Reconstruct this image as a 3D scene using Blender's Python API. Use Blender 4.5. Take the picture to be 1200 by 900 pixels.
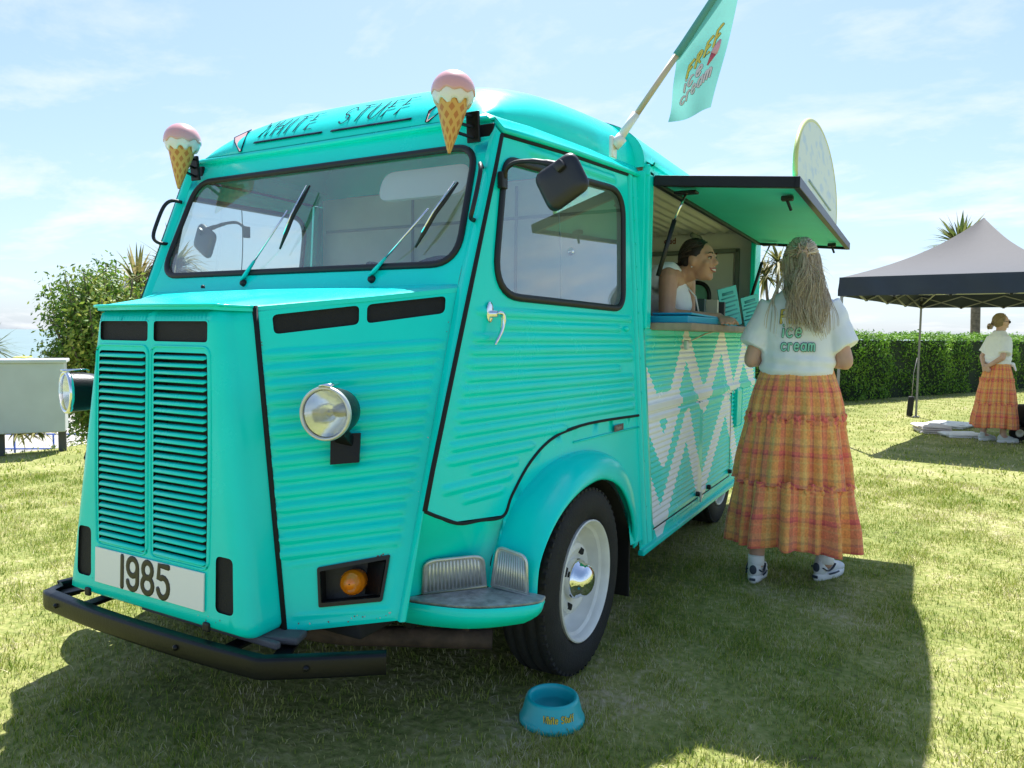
import bpy, bmesh, math, random
from mathutils import Vector, Matrix, noise
from mathutils.geometry import delaunay_2d_cdt
R = math.radians
random.seed(7)
for o in list(bpy.data.objects): bpy.data.objects.remove(o)
SC = bpy.context.scene
COL = SC.collection

# ------------------------------------------------------------------ camera, sky, sun, exposure
CAM = Vector((2.0424, -2.4675, 1.2465))
yaw, pit, rol, FPX = R(29.018), R(-3.831), R(0.68), 862.9
Fw = Vector((-math.sin(yaw)*math.cos(pit), math.cos(yaw)*math.cos(pit), math.sin(pit)))
Rt = Vector((math.cos(yaw), math.sin(yaw), 0)); Up = Rt.cross(Fw)
R2 = Rt*math.cos(rol)+Up*math.sin(rol); U2 = -Rt*math.sin(rol)+Up*math.cos(rol)
cd = bpy.data.cameras.new('camera'); cam = bpy.data.objects.new('camera', cd); COL.objects.link(cam)
cd.sensor_width = 36; cd.lens = 36*FPX/1200; cd.clip_end = 20000; cd.clip_start = .05
cam.matrix_world = Matrix(((R2.x, U2.x, -Fw.x, CAM.x), (R2.y, U2.y, -Fw.y, CAM.y), (R2.z, U2.z, -Fw.z, CAM.z), (0, 0, 0, 1)))
SC.camera = cam

SUN = Vector((-.45, .93, 1.80)).normalized()
elev = math.asin(SUN.z); azim = math.atan2(SUN.x, SUN.y)
W = bpy.data.worlds.new('World'); SC.world = W; W.use_nodes = True
nt = W.node_tree; nt.nodes.clear(); N = nt.nodes.new; L = nt.links.new
out = N('ShaderNodeOutputWorld'); bg = N('ShaderNodeBackground'); bg.inputs[1].default_value = .086
sky = N('ShaderNodeTexSky'); sky.sky_type = 'NISHITA'; sky.sun_disc = False
sky.sun_elevation = elev; sky.sun_rotation = azim; sky.air_density = 1.0; sky.dust_density = .9; sky.ozone_density = 3.0
tc = N('ShaderNodeTexCoord'); sep = N('ShaderNodeSeparateXYZ'); L(tc.outputs['Generated'], sep.inputs[0])
# wispy clouds: direction projected on a high flat layer
mx = N('ShaderNodeMath'); mx.operation = 'MAXIMUM'; L(sep.outputs[2], mx.inputs[0]); mx.inputs[1].default_value = .0
ad = N('ShaderNodeMath'); ad.operation = 'ADD'; L(mx.outputs[0], ad.inputs[0]); ad.inputs[1].default_value = .16
dv = N('ShaderNodeVectorMath'); dv.operation = 'DIVIDE'; L(tc.outputs['Generated'], dv.inputs[0])
cb = N('ShaderNodeCombineXYZ')
for i in range(3): L(ad.outputs[0], cb.inputs[i])
L(cb.outputs[0], dv.inputs[1])
mp = N('ShaderNodeMapping'); mp.inputs['Rotation'].default_value = (0, 0, R(35)); mp.inputs['Scale'].default_value = (1.1, 1.55, .25)
mp.inputs['Location'].default_value = (2.3, .8, 0); L(dv.outputs[0], mp.inputs[0])
n1 = N('ShaderNodeTexNoise'); n1.inputs['Scale'].default_value = 1.35; n1.inputs['Detail'].default_value = 9; n1.inputs['Roughness'].default_value = .62
n1.inputs['Distortion'].default_value = .25; L(mp.outputs[0], n1.inputs['Vector'])
rp = N('ShaderNodeValToRGB'); rp.color_ramp.elements[0].position = .49; rp.color_ramp.elements[1].position = .70; L(n1.outputs[0], rp.inputs[0])
# thin haze veil: clouds gather toward the horizon
hz = N('ShaderNodeMapRange'); L(sep.outputs[2], hz.inputs[0]); hz.inputs[1].default_value = 0; hz.inputs[2].default_value = .75
hz.inputs[3].default_value = .95; hz.inputs[4].default_value = .16
mm = N('ShaderNodeMath'); mm.operation = 'MULTIPLY'; L(rp.outputs[0], mm.inputs[0]); L(hz.outputs[0], mm.inputs[1])
mix = N('ShaderNodeMixRGB'); L(mm.outputs[0], mix.inputs[0]); mix.inputs[2].default_value = (5.3, 5.45, 5.6, 1)
# aerial veil: the air itself whitens low down
h2 = N('ShaderNodeMapRange'); L(sep.outputs[2], h2.inputs[0]); h2.inputs[1].default_value = 0; h2.inputs[2].default_value = .6
h2.inputs[3].default_value = .54; h2.inputs[4].default_value = .06
mix2 = N('ShaderNodeMixRGB'); L(h2.outputs[0], mix2.inputs[0]); L(sky.outputs[0], mix2.inputs[1]); L(mix2.outputs[0], mix.inputs[1]); mix2.inputs[2].default_value = (2.7, 3.6, 5.0, 1)
L(mix.outputs[0], bg.inputs[0]); L(bg.outputs[0], out.inputs[0])
sl = bpy.data.lights.new('sun', 'SUN'); sl.energy = 4.3; sl.angle = R(.53); sl.color = (1, .985, .96)
so = bpy.data.objects.new('sun', sl); COL.objects.link(so); so.rotation_euler = SUN.to_track_quat('Z', 'Y').to_euler(); so.location = (-20, 35, 75)
vs = SC.view_settings; vs.view_transform = 'Standard'; vs.look = 'None'; vs.exposure = 1.28; vs.gamma = 1; vs.use_curve_mapping = False
SC.cycles.use_denoising = True
SC.cycles.max_bounces = 8; SC.cycles.transparent_max_bounces = 12; SC.cycles.sample_clamp_indirect = 6

# ------------------------------------------------------------------ materials
MATS = {}
def mat(name, col, rough=.5, metal=0, coat=0, var=0, vscale=6, bump=0, bscale=60, spec=.5, emit=0, sheen=0):
    if name in MATS: return MATS[name]
    m = bpy.data.materials.new(name); m.use_nodes = True; t = m.node_tree; b = t.nodes['Principled BSDF']
    b.inputs['Base Color'].default_value = (*col, 1); b.inputs['Roughness'].default_value = rough; b.inputs['Metallic'].default_value = metal
    b.inputs['Coat Weight'].default_value = coat; b.inputs['Coat Roughness'].default_value = .06; b.inputs['Specular IOR Level'].default_value = spec
    b.inputs['Sheen Weight'].default_value = sheen
    g = t.nodes.new('ShaderNodeTexCoord')
    if var:
        n = t.nodes.new('ShaderNodeTexNoise'); n.inputs['Scale'].default_value = vscale; n.inputs['Detail'].default_value = 6
        t.links.new(g.outputs['Object'], n.inputs['Vector'])
        r = t.nodes.new('ShaderNodeMapRange'); r.inputs[1].default_value = .3; r.inputs[2].default_value = .7; r.inputs[3].default_value = 1-var; r.inputs[4].default_value = 1+var
        t.links.new(n.outputs[0], r.inputs[0])
        h = t.nodes.new('ShaderNodeHueSaturation'); h.inputs['Color'].default_value = (*col, 1); t.links.new(r.outputs[0], h.inputs['Value'])
        t.links.new(h.outputs[0], b.inputs['Base Color'])
    if bump:
        n = t.nodes.new('ShaderNodeTexNoise'); n.inputs['Scale'].default_value = bscale; n.inputs['Detail'].default_value = 4
        t.links.new(g.outputs['Object'], n.inputs['Vector'])
        bp = t.nodes.new('ShaderNodeBump'); bp.inputs['Strength'].default_value = bump; bp.inputs['Distance'].default_value = .01
        t.links.new(n.outputs[0], bp.inputs['Height']); t.links.new(bp.outputs[0], b.inputs['Normal'])
    MATS[name] = m; return m

TQ = (.001, .77, .685)
def paint_nodes(t, b, g):
    "hand-brushed enamel: soft roughness patches and a faint orange-peel"
    n = t.nodes.new('ShaderNodeTexNoise'); n.inputs['Scale'].default_value = 3; n.inputs['Detail'].default_value = 8; n.inputs['Roughness'].default_value = .7
    t.links.new(g.outputs['Object'], n.inputs['Vector'])
    r = t.nodes.new('ShaderNodeMapRange'); r.inputs[1].default_value = .3; r.inputs[2].default_value = .75; r.inputs[3].default_value = .18; r.inputs[4].default_value = .32
    t.links.new(n.outputs[0], r.inputs[0]); t.links.new(r.outputs[0], b.inputs['Roughness'])
    n2 = t.nodes.new('ShaderNodeTexNoise'); n2.inputs['Scale'].default_value = 22; n2.inputs['Detail'].default_value = 5
    t.links.new(g.outputs['Object'], n2.inputs['Vector'])
    bp = t.nodes.new('ShaderNodeBump'); bp.inputs['Strength'].default_value = .06; bp.inputs['Distance'].default_value = .010
    t.links.new(n2.outputs[0], bp.inputs['Height']); t.links.new(bp.outputs[0], b.inputs['Normal'])
    b.inputs['Coat Weight'].default_value = .10; b.inputs['Coat Roughness'].default_value = .08; b.inputs['Specular IOR Level'].default_value = .25
    return n
def make_paint():
    m = bpy.data.materials.new('turquoise_paint'); m.use_nodes = True; t = m.node_tree; b = t.nodes['Principled BSDF']
    g = t.nodes.new('ShaderNodeTexCoord'); n = paint_nodes(t, b, g)
    rr = t.nodes.new('ShaderNodeValToRGB'); rr.color_ramp.elements[0].color = (.001, .74, .655, 1); rr.color_ramp.elements[1].color = (.001, .80, .71, 1)
    rr.color_ramp.elements[0].position = .3; rr.color_ramp.elements[1].position = .7
    t.links.new(n.outputs[0], rr.inputs[0]); t.links.new(rr.outputs[0], b.inputs['Base Color'])
    return m
M_T = make_paint()
def make_zigzag():
    "turquoise with painted white zigzag bands (segments given as (Y,Z) in van space)"
    m = bpy.data.materials.new('zigzag_paint'); m.use_nodes = True; t = m.node_tree; b = t.nodes['Principled BSDF']
    g = t.nodes.new('ShaderNodeTexCoord'); paint_nodes(t, b, g)
    sp = t.nodes.new('ShaderNodeSeparateXYZ'); t.links.new(g.outputs['Object'], sp.inputs[0])
    cx = t.nodes.new('ShaderNodeCombineXYZ'); t.links.new(sp.outputs[1], cx.inputs[0]); t.links.new(sp.outputs[2], cx.inputs[1])
    nn = t.nodes.new('ShaderNodeTexNoise'); nn.inputs['Scale'].default_value = 9; t.links.new(g.outputs['Object'], nn.inputs['Vector'])
    segs = [((.5, 1.2), (.86, .90)), ((.86, .9), (.9, .9)), ((1.09, .88), (1.34, 1.22)), ((1.34, 1.22), (1.68, .9)), ((1.74, .88), (2.12, 1.24)), ((2.12, 1.24), (2.41, .93)),
            ((2.54, .93), (2.76, 1.16)), ((2.76, 1.16), (3.08, .95)), ((.75, .9), (1.0, .68)), ((1.0, .68), (1.20, .92)), ((.62, .70), (.97, .33)),
            ((.97, .33), (1.4, .80)), ((1.4, .80), (1.68, .40)), ((1.74, .38), (2.29, .85)), ((2.29, .85), (2.68, .33)), ((2.75, .35), (3.15, .8)), ((.86, .915), (1.15, .915)), ((1.70, .915), (1.76, .915))]
    def vm(op, a, c=None):
        n = t.nodes.new('ShaderNodeVectorMath'); n.operation = op
        for i, x in enumerate((a, c)):
            if x is None: continue
            if isinstance(x, tuple): n.inputs[i].default_value = x
            else: t.links.new(x, n.inputs[i])
        return n
    def mt(op, a, c, clamp=False):
        n = t.nodes.new('ShaderNodeMath'); n.operation = op; n.use_clamp = clamp
        for i, x in enumerate((a, c)):
            if isinstance(x, (int, float)): n.inputs[i].default_value = x
            else: t.links.new(x, n.inputs[i])
        return n.outputs[0]
    prev = None
    for (a, c) in segs:
        d = (c[0]-a[0], c[1]-a[1], 0); l2 = d[0]**2+d[1]**2
        pa = vm('SUBTRACT', cx.outputs[0], (a[0], a[1], 0)).outputs[0]
        h = mt('MULTIPLY', vm('DOT_PRODUCT', pa, d).outputs['Value'], 1/l2)
        h = mt('MINIMUM', mt('MAXIMUM', h, 0), 1)
        sc = t.nodes.new('ShaderNodeVectorMath'); sc.operation = 'SCALE'; sc.inputs[0].default_value = d; t.links.new(h, sc.inputs['Scale'])
        dist = vm('LENGTH', vm('SUBTRACT', pa, sc.outputs[0]).outputs[0]).outputs['Value']
        prev = dist if prev is None else mt('MINIMUM', prev, dist)
    wob = mt('ADD', prev, mt('MULTIPLY', nn.outputs[0], .012))
    mask = mt('MULTIPLY', mt('SUBTRACT', .072, wob), 600, True)
    mc = t.nodes.new('ShaderNodeMixRGB'); t.links.new(mask, mc.inputs[0]); mc.inputs[1].default_value = (*TQ, 1); mc.inputs[2].default_value = (.85, .88, .92, 1)
    t.links.new(mc.outputs[0], b.inputs['Base Color'])
    return m
M_Z = make_zigzag()
M_BLK = mat('black_rubber', (.007, .007, .008), .5, bump=.1, bscale=90)
M_SEAM = mat('seam_black', (.006, .006, .007), .8)
M_BUMP = mat('bumper_black', (.006, .0065, .008), .36, spec=.28, coat=0, var=.25, vscale=8, bump=.08, bscale=120)
M_GRIL = mat('grille_black', (.007, .007, .008), .7, var=.3, vscale=40, bump=.5, bscale=400)
M_WHT = mat('white_gloss', (.78, .78, .76), .3, coat=.2)
M_PLATE = mat('plate_white', (.82, .83, .84), .35)
M_RIM = mat('rim_white', (.74, .74, .71), .35, var=.08, vscale=14, coat=.1)
M_CHR = mat('chrome', (.82, .83, .84), .08, metal=1)
M_ALU = mat('aluminium', (.60, .61, .61), .42, metal=.65, var=.12, vscale=30)
M_ALUD = mat('worn_aluminium', (.42, .42, .43), .55, metal=.45, var=.35, vscale=35, bump=.4, bscale=150)
M_TYRE = mat('tyre_rubber', (.011, .011, .012), .75, var=.35, vscale=9, bump=.3, bscale=140)
M_DARK = mat('chassis_black', (.012, .011, .01), .85, var=.5, vscale=9)
M_RUST = mat('rusty_steel', (.075, .05, .038), .8, var=.5, vscale=15, bump=.4)
M_INT = mat('interior_white', (.80, .81, .78), .6, var=.05)
M_CABW = mat('cab_grey', (.74, .75, .73), .55, var=.08)
M_AMB = mat('amber_lens', (.75, .20, .005), .15, coat=.6)
M_WOOD = mat('counter_wood', (.30, .23, .16), .55, var=.25, vscale=12)
M_CHIP = mat('paint_chip', (.16, .14, .11), .8)

def make_glass(name, tint=(.86, .92, .9), refl=.5, haze=.0):
    m = bpy.data.materials.new(name); m.use_nodes = True; t = m.node_tree; t.nodes.clear()
    o = t.nodes.new('ShaderNodeOutputMaterial'); tr = t.nodes.new('ShaderNodeBsdfTransparent'); tr.inputs[0].default_value = (*tint, 1)
    gl = t.nodes.new('ShaderNodeBsdfGlossy'); gl.inputs['Roughness'].default_value = .01; gl.inputs[0].default_value = (.95, .97, 1, 1)
    gg = t.nodes.new('ShaderNodeNewGeometry'); dt = t.nodes.new('ShaderNodeVectorMath'); dt.operation = 'DOT_PRODUCT'
    t.links.new(gg.outputs['Normal'], dt.inputs[0]); t.links.new(gg.outputs['Incoming'], dt.inputs[1])
    def mth(op, a, c=None):
        n = t.nodes.new('ShaderNodeMath'); n.operation = op
        for i, x in enumerate((a, c)):
            if x is None: continue
            if isinstance(x, (int, float)): n.inputs[i].default_value = x
            else: t.links.new(x, n.inputs[i])
        return n
    k5 = mth('POWER', mth('SUBTRACT', 1.0, mth('ABSOLUTE', dt.outputs['Value']).outputs[0]).outputs[0], 5.0)
    mu = mth('MULTIPLY', mth('MULTIPLY_ADD', k5.outputs[0], .92).outputs[0], 1+refl); mu.inputs[0].links[0].from_node.inputs[2].default_value = .08; mu.use_clamp = True
    mx = t.nodes.new('ShaderNodeMixShader'); t.links.new(mu.outputs[0], mx.inputs[0]); t.links.new(tr.outputs[0], mx.inputs[1]); t.links.new(gl.outputs[0], mx.inputs[2])
    last = mx
    if haze:   # pale sky reflection painted on the pane as a diffuse film
        df = t.nodes.new('ShaderNodeBsdfDiffuse'); df.inputs[0].default_value = (.75, .76, .74, 1)
        g = t.nodes.new('ShaderNodeTexCoord'); nz = t.nodes.new('ShaderNodeTexNoise'); nz.inputs['Scale'].default_value = 2.5; nz.inputs['Detail'].default_value = 6
        t.links.new(g.outputs['Object'], nz.inputs['Vector'])
        q = t.nodes.new('ShaderNodeMapRange'); q.inputs[1].default_value = .3; q.inputs[2].default_value = .7; q.inputs[3].default_value = haze*.5; q.inputs[4].default_value = haze*1.4; t.links.new(nz.outputs[0], q.inputs[0])
        m2 = t.nodes.new('ShaderNodeMixShader'); t.links.new(q.outputs[0], m2.inputs[0]); t.links.new(mx.outputs[0], m2.inputs[1]); t.links.new(df.outputs[0], m2.inputs[2]); last = m2
    t.links.new(last.outputs[0], o.inputs[0]); return m
M_GLS = make_glass('windscreen_glass', refl=.9, haze=.08)
M_GLD = make_glass('door_glass', refl=1.6, haze=.03)
M_LENS = make_glass('lamp_glass', tint=(.95, .96, .94), refl=.6)

# ------------------------------------------------------------------ mesh helpers
def obj_from(name, vs_, fs, mats=None, parent=None, smooth=True, midx=None):
    me = bpy.data.meshes.new(name); me.from_pydata([tuple(v) for v in vs_], [], fs)
    if mats is not None:
        for mm_ in (mats if isinstance(mats, (list, tuple)) else [mats]): me.materials.append(mm_)
    if midx: me.polygons.foreach_set('material_index', midx)
    if smooth: me.polygons.foreach_set('use_smooth', [True]*len(me.polygons))
    me.update(); o = bpy.data.objects.new(name, me); COL.objects.link(o)
    if parent is not None: o.parent = parent
    return o
def empty(name, loc=(0, 0, 0), rz=0, parent=None):
    o = bpy.data.objects.new(name, None); COL.objects.link(o); o.location = loc; o.rotation_euler = (0, 0, rz); o.empty_display_size = .1
    if parent is not None: o.parent = parent
    return o
def tag(o, label=None, cat=None, group=None, kind=None):
    if label: o['label'] = label
    if cat: o['category'] = cat
    if group: o['group'] = group
    if kind: o['kind'] = kind
    return o
def V(*a): return Vector(a)
def frame_of(d, hint=None):
    d = d.normalized(); h = hint or (V(0, 0, 1) if abs(d.z) < .9 else V(1, 0, 0))
    a = d.cross(h).normalized(); b = a.cross(d).normalized(); return a, b
class MB:
    def __init__(s): s.v = []; s.f = []
    def add(s, vs_, fs):
        k = len(s.v); s.v += [Vector(p) for p in vs_]; s.f += [tuple(i+k for i in f) for f in fs]; return s
    def box(s, c, size, rot=None, bev=0):
        bm = bmesh.new(); bmesh.ops.create_cube(bm, size=1)
        for v in bm.verts: v.co = Vector((v.co.x*size[0], v.co.y*size[1], v.co.z*size[2]))
        if bev: bmesh.ops.bevel(bm, geom=list(bm.edges), offset=bev, segments=2, profile=.5, affect='EDGES')
        M = rot if rot else Matrix.Identity(3)
        bm.verts.ensure_lookup_table(); bm.verts.index_update()
        s.add([M @ v.co + Vector(c) for v in bm.verts], [tuple(v.index for v in f.verts) for f in bm.faces]); bm.free(); return s
    def bar(s, a, b, w, h, hint=None, bev=0):
        a = Vector(a); b = Vector(b); d = b-a; x, y = frame_of(d, hint); dn = d.normalized()
        M = Matrix((x, y, dn)).transposed(); return s.box((a+b)/2, (w, h, d.length), M, bev)
    def tube(s, pts, r, n=8, flat=None, hint=None, caps=True):
        "r: number or list; flat: (a,b) scales of the cross-section axes"
        pts = [Vector(p) for p in pts]; m = len(pts); rs = r if isinstance(r, (list, tuple)) else [r]*m
        k = len(s.v); pa = None
        for i, p in enumerate(pts):
            d = (pts[min(i+1, m-1)]-pts[max(i-1, 0)])
            if d.length < 1e-9: d = V(0, 0, 1)
            if pa is None: a, b = frame_of(d, hint)
            elif hint is not None: a, b = frame_of(d, hint)
            else:
                dn = d.normalized(); a = (pa-dn*pa.dot(dn)); a = a.normalized() if a.length > 1e-6 else frame_of(d)[0]; b = a.cross(dn)
            pa = a
            fa, fb = flat or (1, 1)
            for j in range(n):
                t = 2*math.pi*j/n; s.v.append(p+a*(math.cos(t)*rs[i]*fa)+b*(math.sin(t)*rs[i]*fb))
        for i in range(m-1):
            for j in range(n):
                s.f.append((k+i*n+j, k+i*n+(j+1) % n, k+(i+1)*n+(j+1) % n, k+(i+1)*n+j))
        if caps: s.f.append(tuple(k+j for j in range(n))[::-1]); s.f.append(tuple(k+(m-1)*n+j for j in range(n)))
        return s
    def loft(s, rings, closed=True, cap0=False, cap1=False):
        k = len(s.v); n = len(rings[0])
        for r in rings: s.v += [Vector(p) for p in r]
        for i in range(len(rings)-1):
            for j in range(n if closed else n-1):
                s.f.append((k+i*n+j, k+i*n+(j+1) % n, k+(i+1)*n+(j+1) % n, k+(i+1)*n+j))
        if cap0: s.f.append(tuple(k+j for j in range(n))[::-1])
        if cap1: s.f.append(tuple(k+(len(rings)-1)*n+j for j in range(n)))
        return s
    def lathe(s, prof, c=(0, 0, 0), axis=(0, 0, 1), n=32, hint=None, k=1):
        "prof: (radius, along axis)"
        ax = Vector(axis).normalized(); a, b = frame_of(ax, hint); c = Vector(c)
        return s.loft([[c+ax*h*k+a*(k*r*math.cos(2*math.pi*j/n))+b*(k*r*math.sin(2*math.pi*j/n)) for j in range(n)] for r, h in prof])
    def ell(s, c, r, rot=None, n=16, m=10):
        c = Vector(c); M = rot or Matrix.Identity(3)
        rings = []
        for i in range(m+1):
            t = math.pi*i/m; t = min(max(t, .02), math.pi-.02)
            rings.append([c+M @ V(r[0]*math.sin(t)*math.cos(2*math.pi*j/n), r[1]*math.sin(t)*math.sin(2*math.pi*j/n), -r[2]*math.cos(t)) for j in range(n)])
        return s.loft(rings, cap0=True, cap1=True)
    def cone(s, a, b, ra, rb, n=12):
        "round cone with capped hemispheres"
        a = Vector(a); b = Vector(b); d = (b-a).normalized()
        pts = [a-d*ra*.97, a-d*ra*.7, a, b, b+d*rb*.7, b+d*rb*.97]; return s.tube(pts, [ra*.2, ra*.72, ra, rb, rb*.72, rb*.2], n)
    def mirror(s):
        q = MB(); q.v = [V(-p.x, p.y, p.z) for p in s.v]; q.f = [f[::-1] for f in s.f]; return q
    def build(s, name, m, parent=None, smooth=True, midx=None): return obj_from(name, s.v, s.f, m, parent, smooth, midx)
def auto_flat(o, ang=35):
    "hard edges where faces meet sharply, for mixed shapes"
    me = o.data; bm = bmesh.new(); bm.from_mesh(me)
    for e in bm.edges:
        if len(e.link_faces) == 2 and e.calc_face_angle(0) > R(ang): e.smooth = False
    bm.to_mesh(me); bm.free(); return o
def both(mb, name, m, parent, smooth=True, sharp=None):
    "the same part on either side of the van"
    r = [mb.build(name, m, parent, smooth), mb.mirror().build(name, m, parent, smooth)]
    if sharp:
        for o in r: auto_flat(o, sharp)
    return r
def rpoly(corners, rad, n=6):
    "rounded polygon in 2-D; rad number or list"
    m = len(corners); o = []
    rs = rad if isinstance(rad, (list, tuple)) else [rad]*m
    for i in range(m):
        p = Vector(corners[i]); a = (Vector(corners[i-1])-p); b = (Vector(corners[(i+1) % m])-p)
        r = rs[i]
        if r <= 0: o.append(tuple(p)); continue
        an = a.normalized(); bn = b.normalized(); half = math.acos(max(-1, min(1, an.dot(bn))))/2
        t = min(r/math.tan(half), a.length*.49, b.length*.49)
        p0 = p+an*t; p1 = p+bn*t
        for j in range(n+1):
            u = j/n; o.append(tuple(p0*(1-u)**2+p*(2*u*(1-u))+p1*u*u))
    return o
def inpoly(x, y, P):
    c = False; j = len(P)-1
    for i in range(len(P)):
        if (P[i][1] > y) != (P[j][1] > y) and x < (P[j][0]-P[i][0])*(y-P[i][1])/(P[j][1]-P[i][1])+P[i][0]: c = not c
        j = i
    return c
def dens(P, step):
    o = []
    for i in range(len(P)):
        a = Vector(P[i]); b = Vector(P[(i+1) % len(P)]); k = max(1, int((b-a).length/step))
        for j in range(k): o.append(a+(b-a)*(j/k))
    return o
def panel(name, outline, holes, fn, dx, dy, m, parent, edge=.03, flip=False, mirror_too=False):
    "sheet with holes: triangulated in 2-D, then bent by fn(x, y) -> point"
    P = []; E = []
    for poly in [outline]+holes:
        q = dens(poly, edge); k = len(P); P += q; E += [(k+i, k+(i+1) % len(q)) for i in range(len(q))]
    x0 = min(p[0] for p in outline); x1 = max(p[0] for p in outline); y0 = min(p[1] for p in outline); y1 = max(p[1] for p in outline)
    nx = max(1, int((x1-x0)/dx)); ny = max(1, int((y1-y0)/dy))
    for i in range(1, nx):
        for j in range(1, ny):
            x = x0+(x1-x0)*i/nx; y = y0+(y1-y0)*j/ny
            if inpoly(x, y, outline) and not any(inpoly(x, y, h) for h in holes): P.append(Vector((x, y)))
    vo, eo, fo, _, _, _ = delaunay_2d_cdt(P, E, [], 0, 1e-5)
    fs = []
    for f in fo:
        cx = sum(vo[i][0] for i in f)/len(f); cy = sum(vo[i][1] for i in f)/len(f)
        if inpoly(cx, cy, outline) and not any(inpoly(cx, cy, h) for h in holes): fs.append(tuple(f[::-1]) if flip else tuple(f))
    v3 = [fn(p[0], p[1]) for p in vo]
    r = [obj_from(name, v3, fs, m, parent)]
    if mirror_too: r.append(obj_from(name, [V(-p.x, p.y, p.z) for p in v3], [f[::-1] for f in fs], m, parent))
    return r
def segd(px, py, a, b):
    dx = b[0]-a[0]; dy = b[1]-a[1]; t = ((px-a[0])*dx+(py-a[1])*dy)/(dx*dx+dy*dy); t = max(0, min(1, t))
    return math.hypot(px-a[0]-t*dx, py-a[1]-t*dy)
def ribbed(x, y, ribs, hw, h):
    r = 0
    for a, b in ribs:
        if abs(y-(a[1]+b[1])/2) > hw+abs(a[1]-b[1])+.005: continue
        d = segd(x, y, a, b)/hw
        if d < 1: r = max(r, h*(1-d*d)**.75)
    return r
def loop_tube(poly, fn, r, name, m, parent, flat=None, n=8, mirror_too=False, hint=None):
    "closed tube (gasket, piping) along a 2-D outline bent by fn"
    P = [fn(*p) for p in dens(poly, .03)]; mb = MB(); k = len(P); rings = []
    for i, p in enumerate(P):
        d = P[(i+1) % k]-P[i-1]; a, b = frame_of(d, hint); fa, fb = flat or (1, 1)
        rings.append([p+a*(math.cos(2*math.pi*j/n)*r*fa)+b*(math.sin(2*math.pi*j/n)*r*fb) for j in range(n)])
    rings.append(rings[0]); mb.loft(rings)
    return both(mb, name, m, parent) if mirror_too else [mb.build(name, m, parent)]
def cat(pts, n=6):
    "Catmull-Rom through points"
    P = [Vector(p) for p in pts]; o = []
    for i in range(len(P)-1):
        a = P[max(i-1, 0)]; b = P[i]; c = P[i+1]; d = P[min(i+2, len(P)-1)]
        for j in range(n):
            t = j/n; o.append(.5*((2*b)+(c-a)*t+(2*a-5*b+4*c-d)*t*t+(3*b-a-3*c+d)*t**3))
    o.append(P[-1]); return o
# hand-drawn lettering as strokes in a unit box (x 0..1, y 0..1)
def arc(cx, cy, rx, ry, a0, a1, n=10): return [(cx+rx*math.cos(R(a0+(a1-a0)*i/n)), cy+ry*math.sin(R(a0+(a1-a0)*i/n))) for i in range(n+1)]
GL = {
 'W': [[(0, 1), (.22, 0), (.5, .8), (.78, 0), (1, 1)]], 'H': [[(0, 0), (.05, 1)], [(.02, .5), (.75, .55)], [(.72, 0), (.8, 1)]], 'I': [[(.1, 0), (.15, 1)]],
 'T': [[(0, 1), (.9, 1)], [(.42, 1), (.4, 0)]], 'E': [[(.7, 1), (.08, 1), (.05, 0), (.7, 0)], [(.06, .52), (.55, .55)]],
 'S': [arc(.45, .74, .35, .26, 30, 230)+arc(.42, .25, .36, .25, 70, -150)], 'U': [[(0, 1), (0, .4)]+arc(.38, .35, .38, .35, 180, 360)+[(.78, 1)]],
 'F': [[(.7, 1), (.05, 1), (.03, 0)], [(.05, .52), (.55, .55)]], 'R': [[(.05, 0), (.05, 1)]+arc(.3, .75, .33, .25, 90, -90)+[(.05, .5)], [(.25, .5), (.68, 0)]],
 'i': [[(.1, 0), (.12, .62)], [(.12, .9), (.13, .93)]], 'c': [arc(.38, .33, .36, .33, 45, 320)], 'e': [[(.05, .36), (.68, .36)]+arc(.38, .34, .33, .34, 10, 320)],
 'r': [[(.05, 0), (.05, .66)], [(.05, .4)]+arc(.32, .42, .26, .24, 150, 50, 6)], 'a': [arc(.34, .33, .33, .33, 20, 380), [(.68, .66), (.7, 0)]],
 'm': [[(.04, 0), (.04, .66)], [(.04, .45)]+arc(.26, .45, .21, .21, 180, 0, 8)+[(.47, 0)], [(.47, .45)]+arc(.68, .45, .21, .21, 180, 0, 8)+[(.9, 0)]],
 'h': [[(.05, 0), (.05, 1)], [(.05, .4)]+arc(.33, .38, .28, .28, 180, 0, 8)+[(.61, 0)]], 't': [[(.25, .95), (.25, .1), (.4, 0), (.5, .05)], [(.02, .66), (.5, .66)]],
 'u': [[(.05, .66), (.05, .25)]+arc(.32, .25, .27, .25, 180, 360, 8)+[(.59, .66), (.62, 0)]], 'f': [arc(.42, .78, .2, .2, 60, 180, 6)+[(.22, 0)], [(.02, .6), (.45, .6)]],
 'd': [arc(.33, .33, .32, .33, 20, 380), [(.66, 1), (.66, 0)]],
 '1': [[(.5, 0), (.5, 1)]], '9': [arc(.5, .72, .42, .28, 0, 360, 16), [(.92, .72), (.92, .3)]+arc(.5, .28, .42, .28, 0, -170, 10)],
 '8': [arc(.5, .75, .38, .25, -90, 270, 16), arc(.5, .26, .44, .26, 90, 450, 16)], '5': [[(.9, 1), (.15, 1), (.1, .56)]+arc(.48, .32, .43, .32, 120, -165, 12)],
}
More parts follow.
